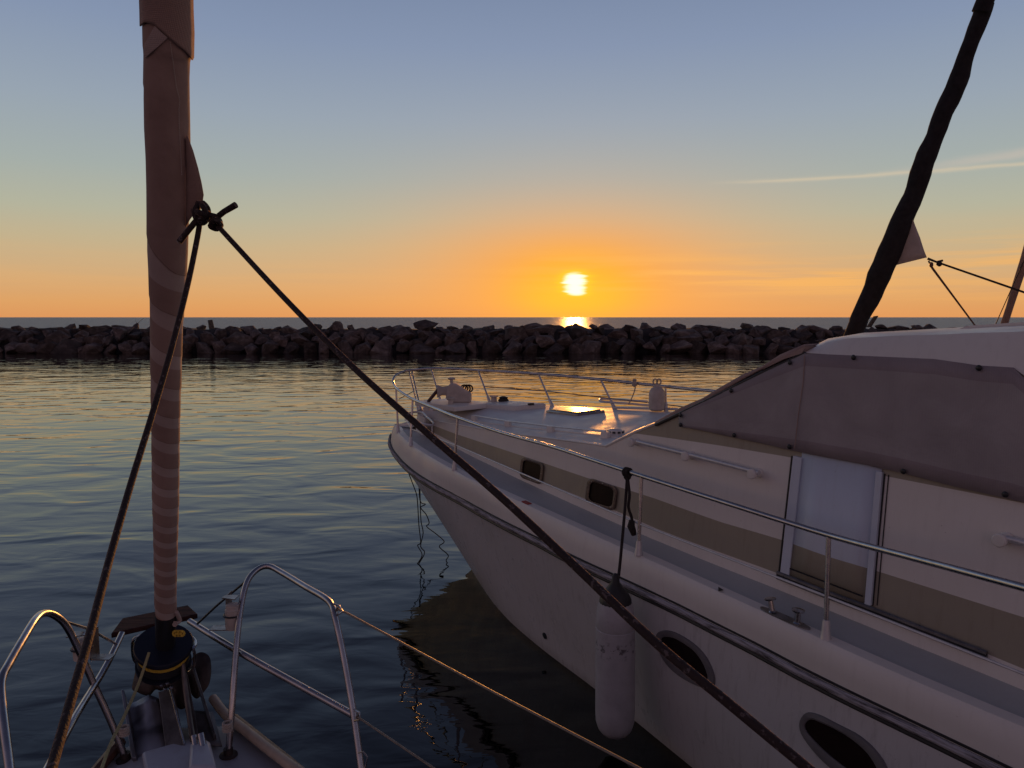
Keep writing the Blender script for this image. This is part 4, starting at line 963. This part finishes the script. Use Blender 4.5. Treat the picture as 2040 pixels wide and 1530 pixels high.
# pulpit
def tubeobj(name, pts, r, mat, par, seg=12, sm=5):
    k = MB(); k.tube(catmull(pts, sm) if sm else pts, r, seg); return k.build(name, mat, par)
rfoot = PZ(455, 1503, 1.31)
pr = [rfoot, P(463, 1400, 2.83), P(470, 1300, 2.92), P(479, 1215, 3.02), P(492, 1160, 3.1), P(512, 1135, 3.16), P(535, 1128, 3.18), P(562, 1141, 3.12), P(610, 1170, 2.97), P(645, 1190, 2.87), P(661, 1206, 2.82), P(668, 1232, 2.77), P(685, 1310, 2.70), P(705, 1425, 2.60), P(722, 1550, 2.50), P(735, 1640, 2.45)]
pul = tubeobj('pulpit', pr, .0125, mSteel, own)
tag(pul)
lfoot = PZ(250, 1512, 1.31)
pl_ = [lfoot, P(222, 1440, 2.75), P(190, 1370, 2.74), P(160, 1302, 2.72), P(135, 1252, 2.68), P(115, 1230, 2.63), P(92, 1221, 2.56), P(72, 1232, 2.46), P(45, 1275, 2.32), P(18, 1322, 2.2), P(4, 1350, 2.14), P(2, 1385, 2.1), P(10, 1460, 2.03), P(20, 1540, 1.97), P(30, 1650, 1.9)]
tubeobj('pulpit', pl_, .0125, mSteel, own)
tubeobj('pulpit_crossbar', [P(378, 1238, 3.18), P(475, 1298, 2.95), P(590, 1362, 2.78), P(703, 1424, 2.61)], .0135, mSteel, own, sm=2)
tubeobj('pulpit_crossbar', [P(243, 1262, 3.02), P(214, 1322, 2.86), P(186, 1370, 2.72), P(150, 1428, 2.5), P(95, 1530, 2.25), P(60, 1600, 2.1)], .0125, mSteel, own, sm=2)
for f_, nm in ((rfoot, 0), (lfoot, 1)):
    k = MB(); k.lathe(f_ - Zu * .005, [(.034, 0), (.034, .006), (.018, .010), (.018, .03)], 16); k.build('pulpit_foot', mIron, own)
    k = MB(); 
    for j in range(4):
        c = f_ + Zu * (.10 + j * .009); k.tube([c + Vector((math.cos(a * .63), math.sin(a * .63), 0)) * .016 for a in range(10)], .005, 6, closed=True)
    k.build('whipping', mKnotW, own)
# wooden step across the bow
PLK = [(221, 1262), (244, 1231), (374, 1205), (394, 1223)]
k = MB(); pz = [PZ(x, y, 1.67) for x, y in PLK]
k.prism([p - Zu * .022 for p in pz], (0, 0, .022)); k.build('bow_step', mWood, own, smooth=False, bevel=.004)
# thin brace wires and navigation lamps
tubeobj('brace_wire', [P(393, 1243, 3.12), P(430, 1208, 3.12), P(492, 1156, 3.1)], .005, mDark, own, 6, 0)
tubeobj('brace_wire', [P(232, 1284, 2.95), P(180, 1254, 2.8), P(128, 1238, 2.68)], .005, mSteel, own, 6, 0)
def lamp(c, w_, h_, side):
    X_ = S * w_; H = Zu * h_; lm = MB()
    lm.prism([c + H, c + H + X_ * 1.9 * side, c + H + X_ * 1.9 * side - V * .05, c + H - X_ * .1 * side - V * .03], (0, 0, .004))
    lm.prism([c + H, c - H, c - H + V * .06, c + H + V * .06], S * .004)
    lm.prism([c - H, c - H - X_ * 2.4 * side, c - H - X_ * 2.4 * side + V * .05, c - H + V * .05], (0, 0, .004))
    br = lm.build('lamp_bracket', mDull, own, smooth=False)
    k = MB(); cc = c + X_ * .95 * side; k.lathe(cc - Zu * h_ * .85, [(.030, 0), (.031, .01), (.031, h_ * 1.1), (.027, h_ * 1.16), (.027, h_ * 1.35), (.02, h_ * 1.4), (.002, h_ * 1.42)], 20); k.build('lamp_lens', mFend2, br)
    k = MB(); k.tube([cc + Zu * (-.005) + (S * math.cos(a * .52) + V * math.sin(a * .52)) * .036 for a in range(12)], .004, 6, closed=True); k.build('lamp_strap', mDark, br)
lamp(P(450, 1222, 3.02), .030, .075, 1)
lamp(P(178, 1288, 2.75), .030, .055, -1)
# furled genoa
SD = [(-60, 331, 86), (0, 332, 86), (30, 333, 86), (60, 334, 87), (100, 335, 86), (112, 333, 80), (150, 332, 79), (200, 332, 80), (260, 333, 80), (320, 335, 78), (380, 336, 77), (440, 335, 74), (500, 334, 72), (540, 334, 68), (600, 333, 62), (650, 332, 58), (700, 331, 57), (760, 331, 55), (820, 330, 53), (880, 330, 51), (940, 330, 50), (1000, 330, 49), (1060, 330, 46), (1100, 330, 44), (1140, 330, 42), (1180, 329.5, 41), (1205, 330, 41), (1222, 331, 39)]
YB, YT = 2.96, 2.05
def stayY(y): # distance of the stay at an image row
    # line between (331,1240) and (332,-60) in space
    a = P(331, 1300, YB); b2 = P(332, -60, YT); d = ray(331, y); d2 = Vector((d.y, d.z)); A = Vector((a.y, a.z - CAMH)); B = Vector((b2.y, b2.z - CAMH))
    den = d2.x * (B - A).y - d2.y * (B - A).x
    s_ = (A.x * (B - A).y - A.y * (B - A).x) / den
    return d2.x * s_
PH = [(-60, -3.2), (90, -1.5), (330, -.9), (530, 0), (614, 1), (694, 2), (761, 3), (819, 4), (870, 5), (920, 6), (962, 7), (999, 8), (1037, 9), (1068, 10), (1096, 11), (1125, 12), (1152, 13), (1177, 14), (1222, 15.4)]
k = MB(); SEG = 28; ringp = []; ys = [-60 + i * 8 for i in range(int(1282 / 8) + 1)] + [1222]
axd = (P(332, -60, YT) - P(331, 1240, YB)).normalized(); e1_ = Vector((1, 0, 0)); e1_ = (e1_ - axd * e1_.dot(axd)).normalized(); e2_ = axd.cross(e1_)
for y in ys:
    Yy = stayY(y); xc = interp(y, [(a, b2) for a, b2, c in SD]); wd = interp(y, [(a, c) for a, b2, c in SD])
    c = P(xc, y, Yy); r = wd / 2 / F * Yy * 1.03
    ph = interp(y, PH) + .5; ring = []
    for j in range(SEG):
        a = 2 * math.pi * j / SEG; f_ = (ph - j / SEG + .35) % 1
        rr3 = r * (1 + .018 * (f_ - .5) * 2 + .02 * noise.noise(Vector((math.cos(a) * 1.2, math.sin(a) * 1.2, c.z * 3))))
        ring.append(c + (e1_ * math.cos(a) + e2_ * math.sin(a)) * rr3)
    ringp.append((ring, ph, (1300 - y) / 1300))
kk = len(k.v)
for r, _, _ in ringp: k.v += r
for i in range(len(ringp) - 1):
    for j in range(SEG):
        j2 = (j + 1) % SEG; p0, p1 = ringp[i], ringp[i + 1]
        k.uv[len(k.f)] = [(p0[1] - j / SEG + 20.35, p0[2]), (p0[1] - (j + 1) / SEG + 20.35, p0[2]), (p1[1] - (j + 1) / SEG + 20.35, p1[2]), (p1[1] - j / SEG + 20.35, p1[2])]
        k.f.append([kk + i * SEG + j, kk + i * SEG + j2, kk + (i + 1) * SEG + j2, kk + (i + 1) * SEG + j]); k.mi.append(0)
topring = ringp[0][0]
genoa = k.build('furled_sail', mSail, own, fixn=False, angle=60)
# upper wrap: overlapping leech folded diagonally
def onsail(px, py, off=.004):
    Yy = stayY(py); xc = interp(py, [(a, b2) for a, b2, c in SD]); wd = interp(py, [(a, c) for a, b2, c in SD])
    c = P(xc, py, Yy); r = wd / 2 / F * Yy * 1.03; u_ = max(-.99, min(.99, (px - xc) / (wd / 2)))
    tw = CAM - c; tw = (tw - axd * tw.dot(axd)).normalized(); sd_ = axd.cross(tw); sd_ = sd_ if sd_.x > 0 else -sd_
    return c + sd_ * (u_ * (r + off)) + tw * (math.sqrt(1 - u_ * u_) * (r + off))
k = MB(); rws = []
for i in range(12):
    t = i / 11; xl = 291 + (375.5 - 291) * t
    ylow = interp(xl, [(290, 62), (300, 46), (314, 48), (340, 72), (360, 90), (371, 104), (378, 112)])
    def onu(y_): 
        xc = interp(y_, [(a, b2) for a, b2, c in SD]); wd = interp(y_, [(a, c) for a, b2, c in SD]); return onsail(xc + wd / 2 * (-.97 + 1.93 * t), y_, .003)
    rws.append([onu(y_) for y_ in (-58, -20, 10, ylow * .5, ylow - 6, ylow)])
k.grid(rws); k.build('sail_fold', mSailPlain, genoa, solid=.004, angle=70)
k = MB(); rws = []
for t in [i / 8 for i in range(9)]:
    a = (314 + (298 - 314) * t, 50 + (92 - 50) * t); b2 = (334 + (297.5 - 334) * t, 68 + (120 - 68) * t); rws.append([onsail(a[0], a[1], .005), onsail((a[0] + b2[0]) / 2, (a[1] + b2[1]) / 2, .006), onsail(b2[0], b2[1], .005)])
k.grid(rws); k.build('sail_band', mSailLight, genoa, angle=70)
# stitching
STI = [(338, 75), (341, 100), (344, 130), (348, 165), (353, 185), (351.5, 205), (352, 235), (354, 270), (357, 333)]
for i in range(56):
    y_ = 75 + (333 - 75) * i / 55; x_ = interp(y_, [(b2, a) for a, b2 in STI])
    k = MB() if i == 0 else k
    k.tube([onsail(x_, y_, .003), onsail(x_ + .2, y_ + 2.4, .003)], .0012, 5)
k.build('stitching', mStitch, genoa)
# clew corner triangle
clew = P(402, 408, stayY(408) - .03)
k = MB(); cr = []
cl_pts = [(373, 268), (385, 300), (395, 335), (402, 365), (406, 388), (404, 402), (398, 412)]
inn_ = [(366, 268), (366, 300), (366, 335), (366, 365), (366, 388), (366, 415), (366, 440)]
for (x, y), (x2, y2) in zip(cl_pts, inn_):
    a = P(x, y, stayY(y) - .02); b2 = onsail(x2, y2, .002); cr.append([b2, b2.lerp(a, .33) - V * .006, b2.lerp(a, .66) - V * .004, a])
k.grid(cr); k.build('clew_corner', mSailPlain, genoa, solid=.004, angle=70)
# foot: black neck and drum
k = MB(); n0 = P(331, 1222, stayY(1222)); n1 = P(330, 1262, stayY(1262)); k.tube([n0, n1, n1 + (n1 - n0)], [.041, .038, .035], 20); k.build('furler_neck', mDark, own)
k = MB(); k.tube(catmull([onsail(347, 1212, .006), onsail(349, 1225, .010), onsail(350, 1236, .012), P(348, 1243, stayY(1243) - .03)], 4), [.008] * 12 + [.012], 8); k.build('sail_tack', mSailLight, genoa)
dc = P(326, 1283, 2.94)
k = MB(); k.lathe(dc, [(.02, .0), (.108, 0), (.112, -.006), (.112, -.016), (.05, -.02), (.05, -.10), (.106, -.104), (.106, -.118), (.06, -.125), (.06, -.16), (.02, -.165)], 36, axd); drum = k.build('furler_drum', mBlueblk, own)
k = MB()
for j in range(9): k.tube([dc - axd * (.028 + j * .008) + (e1_ * math.cos(a * math.pi / 12) + e2_ * math.sin(a * math.pi / 12)) * (.094 - .001 * (j % 2)) for a in range(24)], .006, 6, 0 if j not in (2, 3) else 1, closed=True)
k.build('furling_line', [mDark, mYellow], drum)
k = MB(); yc = P(355, 1262, 2.87)
for j in range(3): k.tube([yc + S * (.012 * j - .01) + (Vector((math.cos(a * .63), 0, math.sin(a * .63))) * .010) for a in range(10)], .005, 6, closed=True)
k.build('yellow_knot', mYellow, drum)
for xx, s_ in ((275, -1), (378, 1)):
    pts_ = [dc + e1_ * .118 * s_ + e2_ * 0 + axd * .0, dc + e1_ * .124 * s_ - axd * .04, dc + e1_ * .118 * s_ - axd * .12, dc + e1_ * .08 * s_ - axd * .17]
    arc = [dc + (e1_ * math.cos(a) * s_ - Vector((0, 1, 0)) * math.sin(a) * -1) * .118 for a in [R(q_) for q_ in (60, 45, 30, 15)]]
    tubeobj('drum_guard', arc + pts_, .006, mSteel, own, 8, 3)
# bow roller: channel of steel plates
def plate(pl, d, name, mat, par=None, bevel=.002):
    k = MB(); k.prism([P(x, y, Y) for x, y, Y in pl], d); return k.build(name, mat, par or own, smooth=False, bevel=bevel)
plate([(241, 1374, 2.98), (247, 1374, 2.98), (272, 1510, 2.72), (262, 1510, 2.72)], (.0, .02, -.05), 'roller_cheek', mDull)
plate([(379, 1315, 3.1), (384, 1316, 3.1), (430, 1462, 2.83), (424, 1466, 2.83)], (.0, .02, -.06), 'roller_cheek', mDull)
plate([(358, 1330, 3.02), (372, 1334, 3.02), (398, 1476, 2.78), (378, 1476, 2.78)], (.0, .01, -.04), 'roller_channel', mRust)
plate([(315, 1378, 2.98), (345, 1372, 2.98), (368, 1484, 2.76), (330, 1492, 2.76)], (.0, .01, -.03), 'roller_channel', mRust)
k = MB()
rws = []
for i in range(10):
    t = i / 9; r = []
    for j in range(7):
        u_ = j / 6; x = 248 + u_ * (320 - 248) + t * (14 + 16 * u_ * 0); y = 1386 + t * 118 - u_ * 6 + 7 * math.sin(u_ * 7) * (1 - t)
        r.append(P(x, y, 2.98 - .24 * t) - Zu * .02 + Zu * .006 * noise.noise(Vector((t * 5, u_ * 4, 0))))
    rws.append(r)
k.grid(rws); k.build('roller_pan', simple('worn_steel_plate', (.10, .09, .10), (.55, .52, .56), .3, .7, 7, 2), own, solid=.004)
k = MB(); rws = []
for i in range(8):
    t = i / 7; rws.append([P(368 + u_ * 56 + t * 18, 1400 + t * 68 + u_ * 4, 2.96 - .15 * t) - Zu * .03 for u_ in (0, .33, .66, 1)])
k.grid(rws); k.build('roller_pan', mRust, own, solid=.004)
for x, y in [(322, 1366), (334, 1362), (342, 1370), (330, 1374)]:
    k = MB(); k.lathe(P(x, y, 2.9), [(.008, 0), (.008, .008), (.004, .01)], 8, (0, -.5, 1)); k.build('bolt', mSteel, own)
k = MB(); k.lathe(P(330, 1336, 2.9), [(.014, 0), (.014, .006), (.004, .008)], 10, (0, -.7, .7)); k.build('bolt', mSteel, own)
tubeobj('clevis_post', [P(386, 1466, 2.72), P(390, 1490, 2.69)], .011, mSteel, own, 10, 0); tubeobj('clevis_post', [P(400, 1462, 2.72), P(405, 1488, 2.69)], .012, mSteel, own, 10, 0)
tubeobj('roller_pin', [P(339, 1374, 2.93), P(367, 1482, 2.73)], .004, mSteel, own, 8, 0)
# strut from drum down
tubeobj('drum_strut', [P(364, 1322, 2.94), P(372, 1390, 2.9), P(384, 1470, 2.77)], .010, mRust, own, 8, 0)
# tan rubbing hose on the bow
tubeobj('rubbing_strake', [P(424, 1391, 3.08), P(450, 1424, 2.98), P(490, 1456, 2.86), P(540, 1496, 2.72), P(600, 1540, 2.58), P(700, 1610, 2.4)], .019, mHose, own, 12, 4)
# anchor
anc = empty('anchor', P(340, 1380, 3.1), 'dark iron plough anchor stowed under the furler drum on the sailboat bow', 'anchor')
def blob(pts, Y0, Y1, name, th=.03):
    pp_ = catmull([Vector((x, y, 0)) for x, y in pts], 5, True); k = MB(); n = len(pp_)
    cx_ = sum(p.x for p in pp_) / n; cy_ = sum(p.y for p in pp_) / n; ymin = min(p.y for p in pp_); ymax = max(p.y for p in pp_)
    def at(x, y, o_): return P(x, y, Y0 + (Y1 - Y0) * (y - ymin) / (ymax - ymin) + o_)
    rws = []
    for s_, o_ in ((.0, -.02), (.5, -.016), (.85, -.006), (1, 0), (1, th), (.85, th + .006), (0, th + .012)):
        rws.append([at(cx_ + (p.x - cx_) * s_, cy_ + (p.y - cy_) * s_, o_) for p in pp_])
    k.grid(rws, close=True); return k.build(name, mIron, anc)
blob([(372, 1345), (378, 1318), (392, 1302), (406, 1300), (418, 1310), (421, 1335), (417, 1362), (405, 1380), (392, 1392), (380, 1380)], 3.18, 3.06, 'fluke')
blob([(268, 1345), (275, 1318), (300, 1312), (330, 1335), (338, 1365), (322, 1376), (310, 1374), (298, 1386), (284, 1384), (272, 1378), (263, 1372)], 3.12, 3.02, 'fluke')
blob([(322, 1346), (345, 1335), (365, 1345), (372, 1400), (366, 1412), (352, 1408), (335, 1370)], 3.1, 3.0, 'crown')
k = MB(); k.prism([P(326, 1375, 3.0), P(344, 1375, 3.0), P(352, 1455, 2.84), P(334, 1460, 2.84)], (0, .0, -.05)); k.build('shank', mIron, anc, smooth=False, bevel=.004)
# yellow furling cord
k = MB(); k.tube(catmull([P(297, 1300, 2.84), P(275, 1365, 2.75), P(246, 1430, 2.55), P(222, 1478, 2.4), P(202, 1532, 2.2), P(170, 1620, 1.9)], 5), .0055, 8)
tag(k.build('furling_cord', mCord), 'thin faded yellow cord running from the furler drum down past the pulpit', 'cord')
# lifelines with fittings
def lifeline(pts, lab, r=.0038):
    k = MB(); k.tube(pts, r, 8)
    k.tube([pts[0].lerp(pts[1], .0), pts[0].lerp(pts[1], .05)], r * 2.1, 8); o_ = k.build('lifeline', mLine)
    tag(o_, lab, 'wire'); return o_
a0 = P(672, 1213, 2.79); a1 = P(1272, 1530, 1.78)
lifeline([a0, P(690, 1221, 2.75), P(985, 1380, 2.19), a1, a1 + (a1 - a0)], 'upper steel lifeline running from the pulpit corner toward lower centre')
a0 = P(712, 1428, 2.56); a1 = P(866, 1532, 2.25); lifeline([a0, P(724, 1436, 2.53), a1, a1 + (a1 - a0) * 3], 'lower steel lifeline running from the pulpit leg to the bottom edge')
for ps_ in ([(662, 1202, 2.81), (676, 1207, 2.78), (684, 1218, 2.76), (672, 1225, 2.78), (666, 1222, 2.79)], [(702, 1412, 2.61), (716, 1420, 2.57), (718, 1434, 2.55), (706, 1436, 2.58)]):
    k = MB(); k.tube([P(*q_) for q_ in ps_], .004, 6); k.build('pulpit_shackle', mSteel, own)
k = MB(); k.tube([P(*q_) for q_ in ((714, 1500, 2.52), (724, 1497, 2.5), (732, 1508, 2.5), (728, 1528, 2.5), (722, 1534, 2.5))], .0025, 6); k.build('wire_loop', mSteel, own)

# ------------------------------------------------------------------ genoa sheets
kn = P(402, 425, stayY(420) - .07); kY = kn.y
def rope(pts, r, name, lab, sm=6):
    k = MB(); c = catmull(pts, sm); rad_ = r
    k.tube(c, rad_, 14, uvmul=1); o_ = k.build(name, mRope); tag(o_, lab, 'rope'); return o_
rope([P(399, 436, kY), P(392, 480, kY - .03), P(372, 575, kY - .10), P(340, 700, kY - .22), P(302, 830, kY - .36), P(262, 960, kY - .52), P(222, 1100, kY - .70), P(180, 1260, kY - .90), P(140, 1400, kY - 1.05), P(103, 1530, kY - 1.17), P(60, 1680, kY - 1.3)], .0078, 'jib_sheet', 'dark flecked sheet running from the clew knot down to the lower left corner')
e_ = P(1605, 1532, .86); s0_ = P(430, 446, kY)
mid = [s0_.lerp(e_, t) - Zu * .10 * math.sin(math.pi * t) * .0 for t in (0, .2, .4, .6, .8, 1)]
# gentle sag through (700,722),(1000,1000),(1300,1262)
mids = []
for x, y, t in [(430, 446, 0), (560, 587, .19), (700, 728, .37), (850, 862, .53), (1000, 992, .66), (1150, 1132, .77), (1300, 1275, .87), (1450, 1400, .94), (1610, 1532, 1.0)]:
    Yv_ = 1 / ((1 - t) / kY + t / .93) if False else kY + (0.93 - kY) * t
    mids.append(P(x, y, Yv_))
mids.append(mids[-1] + (mids[-1] - mids[-2]) * 1.5)
rope(mids, .0074, 'jib_sheet', 'dark flecked sheet crossing the picture diagonally from clew knot to lower right')
kt = empty('clew_knot', kn, 'dark bowline knots with two stubby rope ends tied at the striped furled sail clew', 'knot')
k = MB()
def kp(x, y, o_=0): return P(x, y, kY + o_)
k.tube(catmull([kp(402, 405), kp(392, 412, -.02), kp(388, 425, -.03), kp(394, 440, -.02), kp(404, 444, 0), kp(413, 434, .01), kp(414, 418, 0), kp(408, 408, -.01)], 4, True), .0085, 8, closed=True)
k.tube(catmull([kp(396, 404, .01), kp(405, 412, -.03), kp(409, 424, -.03), kp(402, 436, -.03), kp(392, 428, -.02), kp(394, 414, .0)], 4, True), .0085, 8, closed=True)
k.tube(catmull([kp(386, 420, .0), kp(398, 424, -.045), kp(412, 432, -.02)], 4), .009, 8)
k.build('bowline', mRope, kt)
k = MB(); k.tube(catmull([kp(408, 418), kp(418, 428, -.02), kp(430, 432, -.02), kp(438, 442, -.01), kp(434, 452, 0), kp(424, 450, .01), kp(422, 440, -.01), kp(430, 434, -.03)], 4), .0082, 8)
k.tube(catmull([kp(420, 448, -.01), kp(428, 438, -.035), kp(440, 448, -.01), kp(432, 456, .01), kp(421, 452, .0)], 4, True), .008, 8, closed=True); k.build('hitch', mRope, kt)
k = MB(); k.tube([kp(394, 436, -.02), kp(376, 458, -.03), kp(357, 482, -.035)], [.0085, .0085, .009], 10); k.build('rope_end', mRope, kt)
k = MB(); k.tube([kp(426, 438, -.01), kp(446, 422, -.02), kp(470, 408, -.03)], [.0085, .0085, .0095], 10); k.build('rope_end', mRope, kt)
k = MB(); k.lathe(kp(356.5, 482.5, -.035), [(.008, 0), (.006, .002)], 8, (-.6, -.1, -.7)); k.build('whipped_tip', mKnotW, kt)
